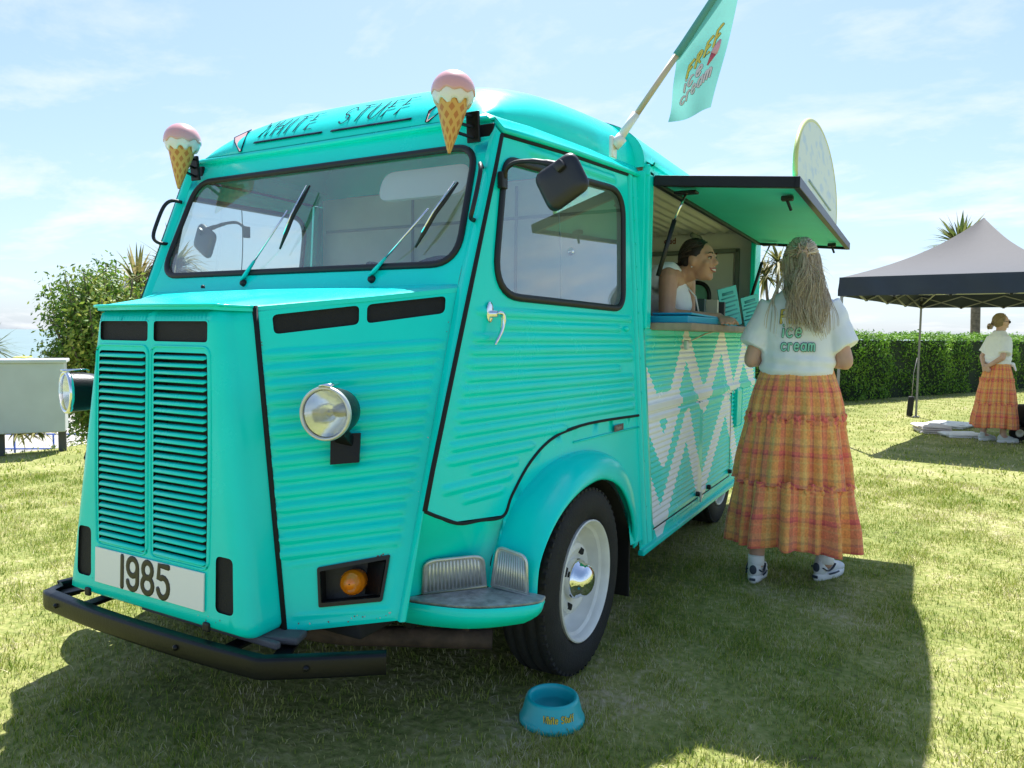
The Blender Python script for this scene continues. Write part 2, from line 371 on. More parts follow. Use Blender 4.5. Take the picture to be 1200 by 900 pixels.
def lettering(mb, text, x0, y0, h, fn, w, adv=.82, asp=.72, slant=0, lift=.0006, thick=.25, spc=.28):
    "adds raised flat strokes; fn(x, y, lift) -> point. returns end x"
    x = x0
    for ch in text:
        if ch == ' ': x += h*asp*adv; continue
        mxw = 0
        for st in GL[ch]:
            pts = [(x+(p[0]*asp+slant*p[1])*h, y0+p[1]*h) for p in st]; mxw = max(mxw, max(p[0] for p in st))
            if len(pts) == 2: pts = [pts[0], ((pts[0][0]+pts[1][0])/2, (pts[0][1]+pts[1][1])/2), pts[1]]
            # extend ends into little round caps
            P = [fn(px, py, lift) for px, py in pts]; nrm = (fn(pts[0][0], pts[0][1], lift+.01)-P[0]).normalized()
            d0 = (P[0]-P[1]).normalized()*w*.4; d1 = (P[-1]-P[-2]).normalized()*w*.4
            mb.tube([P[0]+d0]+P+[P[-1]+d1], [w*.3]+[w*.5]*len(P)+[w*.3], 8, flat=(1, thick), hint=nrm)
        x += h*(mxw*asp+spc)
    return x

# ------------------------------------------------------------------ ground, beach, sea
def make_ground_mat(name, blades=False):
    m = bpy.data.materials.new(name); m.use_nodes = True; t = m.node_tree; b = t.nodes['Principled BSDF']
    g = t.nodes.new('ShaderNodeNewGeometry'); b.inputs['Roughness'].default_value = .9; b.inputs['Specular IOR Level'].default_value = .15
    n = t.nodes.new('ShaderNodeTexNoise'); n.inputs['Scale'].default_value = 1.3; n.inputs['Detail'].default_value = 9; n.inputs['Roughness'].default_value = .80
    t.links.new(g.outputs['Position'], n.inputs['Vector'])
    r = t.nodes.new('ShaderNodeValToRGB'); e = r.color_ramp.elements
    if blades: cols = [(.30, (.14, .235, .03)), (.46, (.29, .35, .05)), (.58, (.46, .45, .14)), (.70, (.64, .57, .38))]
    else: cols = [(.26, (.11, .095, .05)), (.40, (.17, .20, .05)), (.56, (.29, .29, .10)), (.72, (.46, .39, .25))]
    e[0].position, e[0].color = cols[0][0], (*cols[0][1], 1); e[1].position, e[1].color = cols[3][0], (*cols[3][1], 1)
    for p, c in cols[1:3]: q = e.new(p); q.color = (*c, 1)
    n2 = t.nodes.new('ShaderNodeTexNoise'); n2.inputs['Scale'].default_value = 55 if blades else 30; n2.inputs['Detail'].default_value = 4
    t.links.new(g.outputs['Position'], n2.inputs['Vector'])
    mx = t.nodes.new('ShaderNodeMath'); mx.operation = 'MULTIPLY_ADD'; mx.inputs[1].default_value = .34 if blades else .55; mx.inputs[2].default_value = -.17 if blades else -.275; t.links.new(g.outputs['Random Per Island'] if blades else n2.outputs[0], mx.inputs[0])
    a = t.nodes.new('ShaderNodeMath'); a.operation = 'ADD'; t.links.new(n.outputs[0], a.inputs[0]); t.links.new(mx.outputs[0], a.inputs[1])
    t.links.new(a.outputs[0], r.inputs[0]); t.links.new(r.outputs[0], b.inputs['Base Color'])
    if blades:
        tr = t.nodes.new('ShaderNodeBsdfTranslucent'); t.links.new(r.outputs[0], tr.inputs[0]); ms = t.nodes.new('ShaderNodeMixShader'); ms.inputs[0].default_value = .3
        t.links.new(b.outputs[0], ms.inputs[1]); t.links.new(tr.outputs[0], ms.inputs[2]); t.links.new(ms.outputs[0], t.nodes['Material Output'].inputs[0])
    else:
        bp = t.nodes.new('ShaderNodeBump'); bp.inputs['Strength'].default_value = .6; bp.inputs['Distance'].default_value = .03
        t.links.new(n2.outputs[0], bp.inputs['Height']); t.links.new(bp.outputs[0], b.inputs['Normal'])
    return m
M_SOIL = make_ground_mat('lawn_soil'); M_GRASS = make_ground_mat('grass_blade', True)
def edgex(y): return -6.25-.02*y+.25*math.sin(y*.7)
mb = MB(); rows = []
for i in range(61):
    y = -60+120*i/60
    rows.append([V(edgex(y)-1.6, y, -1.2), V(edgex(y)-.5, y, -.35), V(edgex(y), y, -.03)]+[V(edgex(y)+.5+(60-edgex(y))*k/10, y, 0) for k in range(11)])
mb.loft(rows, closed=False); tag(mb.build('lawn', M_SOIL), kind='structure')
M_SAND = mat('shingle', (.36, .34, .30), .9, var=.2, vscale=.8, bump=.4, bscale=12)
tag(MB().add([V(-400, -300, -3.2), V(-5, -300, -3.2), V(-5, 400, -3.2), V(-400, 400, -3.2)], [(0, 1, 2, 3)]).build('beach', M_SAND), kind='structure')
M_SEA = mat('sea_water', (.13, .20, .20), .5, var=.08, vscale=.02, bump=.5, bscale=.6)
mb = MB(); mb.add([V(-9000, -9000, -3.0), V(-48, -9000, -3.0), V(-48, 40, -3.0), V(-48, 9000, -3.0), V(-9000, 9000, -3.0)], [(0, 1, 2, 3, 4)])
mb.add([V(-47, 62, -2.9), V(9000, 62, -2.9), V(9000, 9000, -2.9), V(-47, 9000, -2.9)], [(0, 1, 2, 3)])
tag(mb.build('sea', M_SEA), kind='structure')

# ------------------------------------------------------------------ the van
van = empty('ice_cream_van')
tag(van, 'turquoise vintage corrugated ice cream van with open serving hatch, parked on the lawn', 'van')
# -- nose
def wf(z): return .297+(1.29-z)*.156
def wsd(z): return .33+(1.31-z)*.115
def Yf(z): return -1.04-(1.274-z)*.039
RN = .05
def nose_fn(a, v, off=0):
    s = 1 if a >= 0 else -1; a = abs(a); z = v; dy = 0; k = 1
    if v > 1.285: t = min(1, (v-1.285)/.045)*math.pi/2; z = 1.285+.03*math.sin(t); dy = .035*(1-math.cos(t))
    if v < .40: t = min(1, (.40-v)/.035)*math.pi/2; z = .40-.022*math.sin(t); dy = .025*(1-math.cos(t))
    w = wf(z); yf = Yf(z)
    if a <= 1: X = a*(w-RN); Y = yf+dy
    elif a <= 1.25:
        t = (a-1)/.25*math.pi/2; X = w-RN+(RN-dy*.6)*math.sin(t); Y = yf+RN-(RN-dy)*math.cos(t)
    else:
        t = (a-1.25)/.35; X = (w-dy*.6)*(1-t)+(wsd(z)-dy*.6)*t; Y = (yf+RN)*(1-t)+(-.945)*t
    return V(s*X, Y-off, z)
def nx(X, z): return X/(wf(z)-RN)
def nose_poly(corners, r): return [(nx(x, z), z) for x, z in rpoly(corners, r)]
H = []
DP = [[(-.258, 1.275), (-.020, 1.275), (-.020, 1.214), (-.258, 1.214)], [(.008, 1.275), (.250, 1.275), (.250, 1.214), (.008, 1.214)]]
GR = [[(-.262, 1.182), (-.028, 1.182), (-.018, .565), (-.252, .565)], [(.010, 1.182), (.250, 1.182), (.262, .565), (.022, .565)]]
ST = [[(-.365, .605), (-.295, .605), (-.292, .443), (-.368, .443)], [(.302, .605), (.372, .605), (.380, .443), (.304, .443)]]
for c in DP: H.append(nose_poly(c, .012))
for c in GR: H.append(nose_poly(c, .014))
for c in ST: H.append(nose_poly(c, .02))
nose = panel('nose_panel', [(-1.6, .365), (1.6, .365), (1.6, 1.33), (-1.6, 1.33)], H, nose_fn, .06, .03, M_T, van)[0]
def backing(polys, depth, name):
    for c in polys:
        q = nose_poly([((x-.004*(1 if x < (c[0][0]+c[1][0])/2 else -1)), z+(.004 if z > (c[0][1]+c[2][1])/2 else -.004)) for x, z in c], .012)
        n = len(q); cx = sum(p[0] for p in q)/n; cz = sum(p[1] for p in q)/n
        mb = MB(); mb.loft([[nose_fn(*p, -.0005) for p in q], [nose_fn(*p, -depth) for p in q]], cap1=True); mb.build(name, M_GRIL, van, smooth=False)
backing(DP, .008, 'vent_mesh'); backing(ST, .007, 'vent_mesh'); backing(GR, .05, 'grille_recess')
NS = 27
proto = None
for c in GR:
    for i in range(NS):
        z = 1.182-(1.182-.565)*(i+.62)/NS; t = (1.182-z)/.617
        xa = c[0][0]*(1-t)+c[3][0]*t+.001; xb = c[1][0]*(1-t)+c[2][0]*t-.001
        mb = MB(); prof = [(.004, .0065), (-.004, .003), (-.0075, -.002), (-.0065, -.0055), (.003, -.001), (.006, .005)]
        rings = []
        for x, k in ((xa, .35), (xa+.008, 1), (xb-.008, 1), (xb, .35)):
            rings.append([V(x, Yf(z)+dy*k+.002*(1-k), z+dz*k*1.1) for dy, dz in prof])
        mb.loft(rings, cap0=True, cap1=True); mb.build('louvre_slat', M_T, van)
# pressed frames round the louvre columns
for c in GR:
    q = rpoly([(c[0][0]-.012, 1.20), (c[1][0]+.012, 1.20), (c[2][0]+.012, .557), (c[3][0]-.012, .557)], .03)
    loop_tube([(nx(x, z), z) for x, z in q], lambda a, v: nose_fn(a, v, .0), .005, 'louvre_frame', M_T, van, flat=(1, .8), n=6)
# black rubber seams beside the nose
def seam_pt(z): return V(wsd(z)+.004, -.942, z)
both(MB().tube([seam_pt(1.322), seam_pt(1.0), seam_pt(.7), seam_pt(.37)], .0065, 8, flat=(1, 1.6)), 'seam_rubber', M_SEAM, van)
# number plate
pl = MB().box((0, 0, 0), (.522, .005, .113), bev=.0012)
plate_c = V(0, Yf(.492)-.0045, .492); tilt = Matrix.Rotation(math.atan(-.039), 3, 'X')
plo = obj_from('number_plate', [tilt @ p+plate_c for p in pl.v], pl.f, M_PLATE, van, smooth=False)
dg = MB()
for ch, x in (('1', -.147), ('9', -.095), ('8', -.022), ('5', .053)):
    lettering(dg, ch, x, -.0475, .095, lambda a, b, l: tilt @ V(a, -.0026-l, b)+plate_c, .0185, asp=.60, thick=.08)
dg.build('plate_digits', mat('plate_black', (.008, .008, .008), .4), plo)
# bonnet / cowl
ZB = 1.322
fr = [V(-.757, -.512, 1.392), V(-.56, -.72, 1.355), V(-.332, -.945, ZB-.003), V(-.292, -1.015, ZB-.002), V(-.262, -1.046, ZB), V(0, -1.050, ZB+.001), V(.262, -1.046, ZB), V(.292, -1.015, ZB-.002), V(.332, -.945, ZB-.003), V(.56, -.72, 1.355), V(.757, -.512, 1.392)]
bk = [V(x, -.505, 1.405) for x in (-.757, -.66, -.5, -.4, -.28, 0, .28, .4, .5, .66, .757)]
mb = MB(); rings = []
for k in range(13):
    t = k/12; rings.append([a*(1-t)+b*t+V(0, 0, .012*math.sin(math.pi*t)*(1-abs(a.x)/.8)) for a, b in zip(fr, bk)])
rings = [[p+V(0, 0, -.014) for p in fr]]+rings
mb.loft(rings, closed=False); bon = mb.build('bonnet', M_T, van); auto_flat(bon, 50)
MB().tube(cat(fr[2:9], 4), .0045, 8).build('bonnet_lip', M_T, bon)
MB().lathe([(0.001, .012), (.007, .010), (.008, 0)], (-.30, -.62, 1.405), n=12).build('washer_jet', M_BLK, bon)
# -- cheeks
CA, CB, CC, CD = V(.34, -.942, 1.305), V(.442, -.945, .363), V(.755, -.512, 1.384), V(.752, -.808, .418)
def ck(u, v): return (CB+(CA-CB)*v)*(1-u)+(CD+(CC-CD)*v)*u
def ckn(u, v):
    return (ck(u+.01, v)-ck(u-.01, v)).cross(ck(u, v+.01)-ck(u, v-.01)).normalized()
LU, LV = .55, .95
ribs = []
for i in range(14):
    v0 = .861-.0476*i; v1 = .833-.0462*i
    if i == 0: v1 = .829
    ribs.append(((.055*LU, v0*LV), ((.94-.004*i)*LU, v1*LV)))
emb = [((.075, .205), (.86, .21)), ((.86, .21), (.93, .035)), ((.93, .035), (.10, .05)), ((.10, .05), (.075, .205))]
def cheek_fn(x, y, off=0):
    u, v = x/LU, y/LV; h = ribbed(x, y, ribs, .0165, .0088)
    e = min(segd(x, y, (a[0]*LU, a[1]*LV), (b[0]*LU, b[1]*LV)) for a, b in emb)
    if e < .012: h += .003*(1-e/.012)
    if y < .012: h -= .006*(1-y/.012)
    return ck(u, v)+ckn(u, v)*(h+off)
VN = [[(.07, .985), (.495, .985), (.50, .924), (.075, .924)], [(.535, .985), (.945, .985), (.955, .928), (.54, .924)]]
IND = [(.318, .176), (.832, .183), (.822, .074), (.334, .080)]
vh = [[(u*LU, v*LV) for u, v in c] for c in VN]; vh = [rpoly(c, .016) for c in vh]; ih = rpoly([(u*LU, v*LV) for u, v in IND], .006)
panel('cheek_panel', [(0, 0), (LU, 0), (LU, LV), (0, LV)], vh+[ih], cheek_fn, .020, .0048, M_T, van, mirror_too=True)
for q in vh:
    q2 = [(x*1.0, y) for x, y in q]; mb = MB(); mb.loft([[cheek_fn(*p) for p in q2], [cheek_fn(*p)-ckn(p[0]/LU, p[1]/LV)*.008 for p in q2]], cap1=True)
    both(mb, 'vent_mesh', M_GRIL, van, smooth=False)
# indicators
for sgn in (1, -1):
    o2 = rpoly([(x+(-.012 if x < .3 else .012), y+(.012 if y > .12 else -.012)) for x, y in [(u*LU, v*LV) for u, v in IND]], .008)
    q = ih if len(o2) == len(ih) else o2
    mb = MB(); up = lambda p, h: ck(p[0]/LU, p[1]/LV)+ckn(.55, .13)*h
    mb.loft([[up(p, .001) for p in o2], [up(p, .007) for p in o2], [up(p, .008) for p in q], [up(p, -.05) for p in q]], cap1=True)
    c0 = ck(.575, .128); nn_ = ckn(.575, .128)
    am = MB().lathe([(.036, -.045), (.037, -.01), (.036, .004), (.030, .014), (.030, .018), (.024, .021), (.024, .025), (.017, .028), (.017, .032), (.002, .035)], c0, nn_, 24)
    wg = MB(); a0, a1, a2, a3 = [up((u*LU, v*LV), d) for u, v, d in ((.66, .175, -.045), (.82, .178, .004), (.812, .08, .004), (.66, .082, -.045))]
    wg.add([a0, a1, a2, a3], [(0, 3, 2, 1)])
    if sgn < 0: mb, am, wg = mb.mirror(), am.mirror(), wg.mirror()
    io = mb.build('indicator_housing', M_BLK, van, smooth=False); am.build('indicator_lens', M_AMB, io); wg.build('indicator_reflector', M_BUMP, io, smooth=False)
# -- windscreen wall
def ww(x, z, off=0): return V(x, -.316+(z-1.885)*.395-off*.93, z+off*.367)
scr = rpoly([(-.711, 1.888), (.711, 1.888), (.742, 1.462), (-.742, 1.462)], [.10, .10, .10, .10], 8)
scr_in = rpoly([(-.694, 1.872), (.694, 1.872), (.724, 1.478), (-.724, 1.478)], [.085]*4, 8)
panel('windscreen_surround', [(-.757, 1.385), (.757, 1.385), (.746, 1.965), (-.746, 1.965)], [scr_in], lambda x, z: ww(x, z, .004*math.exp(-((z-1.43)/.02)**2)), .08, .02, M_T, van)
mid = rpoly([(-.703, 1.880), (.703, 1.880), (.733, 1.470), (-.733, 1.470)], [.093]*4, 8)
loop_tube(mid, lambda x, z: ww(x, z, .002), .0125, 'windscreen_gasket', M_BLK, van, flat=(1, .8), n=10, hint=V(0, -.93, .37))
mb = MB(); g2 = dens(scr_in, .05); mb.add([ww(*p, -.004) for p in g2], [tuple(range(len(g2)))]); mb.build('windscreen_glass', M_GLS, van, smooth=False)
# A pillars
fold = [V(.746, -.285, 1.965), V(.757, -.514, 1.385), V(.752, -.808, .418)]; seam = [V(.797, -.312, 1.905), V(.806, -.567, 1.25), V(.818, -.772, .737), V(.778, -.80, .42)]
def lerp_path(P, t):
    d = [0]
    for i in range(len(P)-1): d.append(d[-1]+abs(P[i+1].z-P[i].z))
    s = t*d[-1]
    for i in range(len(P)-1):
        if s <= d[i+1]+1e-9: k = (s-d[i])/(d[i+1]-d[i]); return P[i]*(1-k)+P[i+1]*k
    return P[-1]
rings = []
for k in range(41):
    t = k/40; a = lerp_path(fold, t); b = lerp_path(seam, t); m_ = (a+b)/2
    rings.append([a, a*.8+b*.2+V(.004, -.006, 0), m_+V(.002, -.012, 0), a*.15+b*.85+V(.004, -.008, 0), b, b+V(-.012, .012, 0)])
both(MB().loft(rings, closed=False), 'front_pillar', M_T, van)
# -- doors
DA, DB_, DC = .9665, .1275, -.0685
def dX(y, z): return DA+DB_*y+DC*z
def yp(z): return -.316+(z-1.885)*.395
DO = [(-.308, 1.903), (.1, 1.922), (.575, 1.932), (.578, 1.4), (.582, .905), (.164, .907), (-.079, .882), (-.234, .816), (-.35, .718), (-.402, .657), (-.633, .682), (-.764, .741), (-.56, 1.25)]
WN = [(-.305, 1.832), (.53, 1.862), (.487, 1.357), (-.405, 1.372)]
win = rpoly(WN, [.075, .11, .085, .12], 8)
wc = V(.08, 1.6)
def shrink(P, d): return [tuple(Vector(p)-(Vector(p)-wc).normalized()*d) for p in P]
dr = []
arch = [(-.402, .657), (-.35, .715), (-.234, .813), (-.079, .879), (.164, .904), (.6, .904)]
def arch_y(z):
    for a, b in zip(arch, arch[1:]):
        if a[1] <= z <= b[1]+1e-6: return a[0]+(b[0]-a[0])*(z-a[1])/(b[1]-a[1]+1e-9)
    return .6
for i in range(15):
    z = 1.318-.0412*i
    y0 = yp(z)+.075+(.13 if i == 1 else .0); y1 = .535
    if i in (1,): y1 = .44
    if i == 5: y1 = .42
    if z < .93: y1 = arch_y(max(z-.012, .66))-.085
    if i == 12: y0 += .12
    if i == 14: y0 += .1
    if y1-y0 > .08: dr.append(((y0, z), (y1, z)))
dr.append(((-.15, 1.888), (.45, 1.898)))
def door_fn(y, z, off=0):
    h = ribbed(y, z, dr, .0160, .0085)
    # recess for the window
    return V(dX(y, z)+h+off, y, z)
panel('door', DO, [shrink(win, .012)], door_fn, .022, .0048, M_T, van, flip=False, mirror_too=True)
loop_tube(shrink(win, .004), lambda y, z: V(dX(y, z)+.003, y, z), .0135, 'door_window_gasket', M_BLK, van, flat=(1, .8), n=10, mirror_too=True, hint=V(1, 0, 0))
g2 = dens(shrink(win, .013), .05); both(MB().add([V(dX(*p)-.006, *p) for p in g2], [tuple(range(len(g2)))]), 'door_glass', M_GLD, van, smooth=False)
# sliding pane edge inside the door glass
both(MB().tube([V(dX(.02, z)-.010, .02+.02*math.sin((z-1.36)*6), z) for z in [1.37+.046*i for i in range(11)]], .0025, 6), 'door_glass_edge', mat('glass_edge', (.25, .32, .3), .2), van)
# black seams round the doors
def dpt(y, z, o=.001): return V(dX(y, z)+o, y, z)
sm = [dpt(-.312, 1.906)]+[dpt(yp(z)-.002, z) for z in (1.8, 1.6, 1.4, 1.2, 1.0, .85)]+[dpt(-.768, .738)]
both(MB().tube(sm, .0075, 8), 'door_seam', M_SEAM, van)
both(MB().tube([dpt(-.312, 1.908), dpt(-.1, 1.918), dpt(.1, 1.927), dpt(.575, 1.937)], .0065, 8), 'door_seam', M_SEAM, van)
both(MB().tube(cat([dpt(-.768, .738), dpt(-.633, .677), dpt(-.52, .664), dpt(-.404, .655), dpt(-.352, .715), dpt(-.234, .813), dpt(-.079, .880), dpt(.164, .906), dpt(.584, .903)], 5), .0055, 8), 'door_seam', M_SEAM, van)
# wing panel between door and arch
wp = [(.60, .90), (.164, .902), (-.079, .877), (-.234, .811), (-.35, .713), (-.40, .655), (-.47, .50), (-.478, .43), (-.43, .43)]
wp += [(.035-.45*math.cos(R(a)), .36+.40*math.sin(R(a))) for a in (20, 45, 70, 90, 110, 135, 160)]+[(.47, .36), (.60, .36)]
panel('wing_panel', wp, [], lambda y, z: V(dX(y, z)-.004, y, z), .05, .05, M_T, van, mirror_too=True)
both(MB().tube([dpt(.05, .845, .0), dpt(.3, .85, 0), dpt(.585, .853, 0)], .004, 6), 'wing_crease', M_T, van)
bd = MB().box((dX(.40, .868)+.003, .40, .868), (.004, .10, .026), bev=.001); bo = bd.build('maker_badge', mat('badge_grey', (.12, .09, .09), .4), van, smooth=False)
bt = MB(); lettering(bt, 'Wuderi', .365, .862, .014, lambda a, b, l: V(dX(.4, .868)+.0052+l, a, b), .002, thick=.2); bt.build('badge_mark', M_ALU, bo)
# lower wall under the door, step well
top = [V(.818, -.772, .737), V(.833, -.70, .70), V(.842, -.62, .674), V(.855, -.52, .662), V(.872, -.40, .655), V(.876, -.44, .60)]
bot = [V(.70, -.70, .44), V(.72, -.64, .44), V(.76, -.59, .44), V(.80, -.53, .44), V(.85, -.48, .44), V(.876, -.475, .44)]
rings = []
for k in range(9):
    t = k/8; rings.append([a*(1-t)+b*t-V(.02, -.01, 0)*(math.sin(t*math.pi)*(1-i_/5)) for i_, (a, b) in enumerate(zip(top, bot))])
both(MB().loft(rings, closed=False), 'step_well_wall', M_T, van)
sto = cat([V(.70, -.715, .44), V(.80, -.70, .44), V(.91, -.665, .44), V(1.0, -.60, .44), V(1.065, -.525, .44), V(1.06, -.47, .44)], 4)
sti = [V(.70+(.9-.70)*i/(len(sto)-1), -.70+.24*i/(len(sto)-1), .44) for i in range(len(sto))]
both(MB().loft([[p+V(0, 0, .004) for p in sti], [p*.5+q*.5+V(0, 0, .004) for p, q in zip(sti, sto)], [p+V(0, 0, .004) for p in sto], [p-V(0, -.004, .004) for p in sto]], closed=False), 'step_plate', M_ALUD, van, sharp=40)
nq = len(sto)
both(MB().loft([[p+V(.0, -.004, -.002) for p in sto], [p+V(.004, -.008, -.012) for p in sto], [p+V(.002, -.008, -.012-.052*math.sin(min(1, .35+.65*(1-i/nq))*math.pi/2)*(1 if i < nq-6 else (nq-1-i)/6)) for i, p in enumerate(sto)], [p+V(-.02, .01, -.016-.05*(1-i/nq)) for i, p in enumerate(sto)]], closed=False), 'step_skirt', M_T, van)
# ribbed kick plates
def kick(P00, P10, P11, P01, n, name):
    nrm = (P10-P00).cross(P01-P00).normalized()
    def f(a, b, h): return (P00*(1-a)+P10*a)*(1-b)+(P01*(1-a)+P11*a)*b+nrm*h
    q = rpoly([(0, 0), (1, 0), (1, 1), (0, 1)], [0, 0, .22, .22], 6); mb = MB()
    mb.loft([[f(*p, 0) for p in q], [f(*p, .006) for p in q]], cap1=True)
    P = [f(*p, .007) for p in q]; fr_ = MB(); fr_.tube(P+[P[0]], .005, 6)
    rb = MB()
    for i in range(n):
        a = .06+.88*(i+.5)/n; e = .12*max(0, abs(a-.5)*2-.6)/.4
        rb.tube([f(a, .05, .006), f(a, .93-e, .006)], .0042, 6)
    def place(x): return x
    r = both(mb, name, M_ALU, van, smooth=False); b1 = [fr_, fr_.mirror()]; b2 = [rb, rb.mirror()]
    for o, m1, m2 in zip(r, b1, b2): m1.build('kick_plate_rim', M_ALU, o); tag(m2.build('kick_plate_ribs', M_ALU, o), kind='stuff')
kick(V(.722, -.645, .448), V(.856, -.486, .448), V(.868, -.53, .560), V(.752, -.678, .562), 15, 'kick_plate')
kick(V(.885, -.490, .452), V(1.012, -.487, .445), V(1.000, -.478, .56), V(.893, -.472, .575), 12, 'kick_plate')
# -- front wings (mudguards)
lip = cat([V(1.028, -.462, .43), V(1.03, -.447, .534), V(1.03, -.36, .622), V(1.03, -.235, .685), V(1.03, -.075, .72), V(1.03, .095, .716), V(1.03, .28, .644), V(1.022, .43, .50), V(1.0, .525, .34)], 5)
inn = cat([V(.872, -.482, .43), V(.870, -.449, .537), V(.873, -.358, .662), V(.882, -.253, .730), V(.899, -.087, .791), V(.928, .156, .804), V(.956, .355, .737), V(.97, .50, .59), V(.972, .61, .34)], 5)
rings = []
for a, b in zip(inn, lip):
    ring = [a+V(-.01, 0, 0)]
    for k in range(11):
        t = k/10*math.pi/2; s_, c_ = math.sin(t), 1-math.cos(t)
        ring.append(V(a.x+(b.x-a.x)*s_**.9, a.y+(b.y-a.y)*c_, a.z+(b.z-a.z)*c_))
    ring += [b+V(-.004, 0, -.008), b+V(-.012, 0, -.006)]
    rings.append(ring)
fo = both(MB().loft(rings, closed=False), 'front_wing', M_T, van)
well = MB().loft([[V(.985-(0 if k == 0 else .4), p.y*1.0+.0, p.z-.004) for p in lip] for k in (0, 1)], closed=False)
both(well, 'wheel_well', M_DARK, van)
both(MB().box((.56, .05, .52), (.02, 1.1, .55)), 'wheel_well', M_DARK, van, smooth=False)
both(MB().box((.86, .515, .27), (.24, .012, .30), bev=.004), 'mud_flap', M_BLK, van, smooth=False)
# -- wheels
def wheel(x, y, r, parent, sg):
    w = empty('wheel', parent=parent)
    k = r/.345
    def P(pr): return [(a, h) for a, h in pr]
    c = V(sg*x, y, r); ax = V(sg, 0, 0)
    ty = [(.215, -.165), (.24, -.185), (.30, -.188), (.33, -.178), (.342, -.16), (.345, -.14), (.337, -.138), (.337, -.128), (.345, -.126), (.345, -.095), (.337, -.093), (.337, -.083), (.345, -.081), (.344, -.05), (.337, -.048), (.337, -.038), (.343, -.036), (.339, -.018), (.325, -.004), (.30, .004), (.27, .006), (.245, .003), (.226, -.006), (.218, -.02)]
    t = MB().lathe(ty, c, ax, 72).build('tyre', M_TYRE, w)
    tb = MB()
    for j in range(60):
        a = 2*math.pi*j/60; rot = Matrix.Rotation(-sg*a, 3, 'X')
        tb.box(c+rot @ V(sg*-.024, 0, .333), (.030, .020, .016), rot, .002)
    tag(tb.build('tread_blocks', M_TYRE, t), kind='stuff')
    rm = [(.214, -.16), (.222, -.005), (.2235, .001), (.219, .004), (.212, .0), (.206, -.014), (.204, -.026), (.192, -.034), (.189, -.075), (.176, -.092), (.158, -.092), (.140, -.072), (.128, -.050), (.112, -.044), (.095, -.050), (.080, -.060), (.0, -.06)]
    ri = auto_flat(MB().lathe([(max(a, .001), h) for a, h in rm], c, ax, 56).build('rim', M_RIM, w), 38)
    MB().lathe([(.074, -.062), (.074, -.040), (.070, -.030), (.063, -.026), (.060, -.004), (.052, .008), (.036, .018), (.018, .023), (.001, .0245)], c, ax, 36).build('hub_cap', M_CHR, w)
    for j in range(4):
        a = 2*math.pi*j/4+.5; rot = Matrix.Rotation(-sg*a, 3, 'X')
        MB().box(c+rot @ V(sg*-.048, 0, .104), (.014, .036, .024), rot, .005).build('wheel_slot', M_SEAM, ri, smooth=False)
    return w
for sg in (1, -1):
    wheel(1.0, 0, .345, van, sg); wheel(.90, 2.5, .345, van, sg)
# -- bumper
bp_ = cat([V(-.545, -.96, 0), V(-.552, -1.04, 0), V(-.53, -1.098, 0)], 4)+cat([V(-.50, -1.109, 0), V(-.25, -1.124, 0), V(0, -1.128, 0), V(.25, -1.124, 0), V(.50, -1.109, 0)], 5)+cat([V(.52, -1.103, 0), V(.66, -1.005, 0), V(.79, -.905, 0)], 3)
mb = MB(); rings = []
for i, p in enumerate(bp_):
    d = (bp_[min(i+1, len(bp_)-1)]-bp_[max(i-1, 0)]).normalized(); n_ = V(-d.y, d.x, 0)  # inward (toward +Y)
    if n_.y < 0: n_ = -n_
    cs = [(.036, .362), (.008, .364), (.002, .361), (0, .355), (0, .311), (.002, .305), (.008, .302), (.036, .304), (.036, .308), (.009, .308), (.006, .312), (.006, .354), (.009, .358), (.036, .358)]
    rings.append([p+n_*a+V(0, 0, z) for a, z in cs])
mb.loft(rings, cap0=True, cap1=True); bum = auto_flat(mb.build('bumper', M_BUMP, van), 50)
for x, y, in ((-.42, -1.117), (.20, -1.128), (.62, -1.036)):
    MB().lathe([(.009, 0), (.008, .004), (.004, .007), (.001, .0075)], (x, y, .335), (0 if abs(x) < .5 else math.copysign(.55, x), -1, 0), 12).build('bumper_bolt', M_BUMP, bum)
for s in (-1, 1):
    mb = MB().bar((s*.34, -1.09, .335), (s*.34, -.55, .36), .05, .012, bev=.003)
    mb.bar((s*.53, -1.06, .335), (s*.36, -.72, .36), .05, .010, bev=.003); mb.build('bumper_iron', M_BUMP, bum, smooth=False)
# -- underbody
MB().box((0, 1.15, .40), (1.30, 4.0, .10), bev=.01).build('chassis', M_DARK, van, smooth=False)
MB().box((0, -.65, .345), (.55, .5, .12), bev=.03).build('gearbox', M_DARK, van, smooth=False)
MB().tube(cat([(.80, -.345, .205), (.52, -.485, .205), (.25, -.60, .205), (-.25, -.60, .205), (-.52, -.485, .205), (-.80, -.345, .205)], 4), .034, 12).build('torsion_tube', M_RUST, van)
both(MB().bar((.72, -.385, .20), (.71, -.33, .38), .04, .03, bev=.006), 'torsion_bracket', M_RUST, van, smooth=False)
MB().tube([(-.8, 2.5, .345), (.8, 2.5, .345)], .04, 12).build('rear_axle', M_DARK, van)
both(MB().tube([(.5, 0, .345), (.85, 0, .345)], .05, 12), 'drive_shaft', M_DARK, van)
mb = MB().box((.30, -1.01, .372), (.16, .05, .016), Matrix.Rotation(.12, 3, 'Z'), .006); mb.box((.44, -.97, .365), (.16, .07, .022), Matrix.Rotation(.35, 3, 'Z'), .008)
mb.box((.2, -1.02, .366), (.6, .02, .02), None, .005); mb.build('nose_catch', mat('worn_grey', (.10, .095, .10), .7, var=.3), van, smooth=False)
for x in (-.305, .27): MB().box((x, Yf(.40)-.002, .393), (.028, .012, .028), None, .006).build('nose_hinge', M_BLK, van, smooth=False)
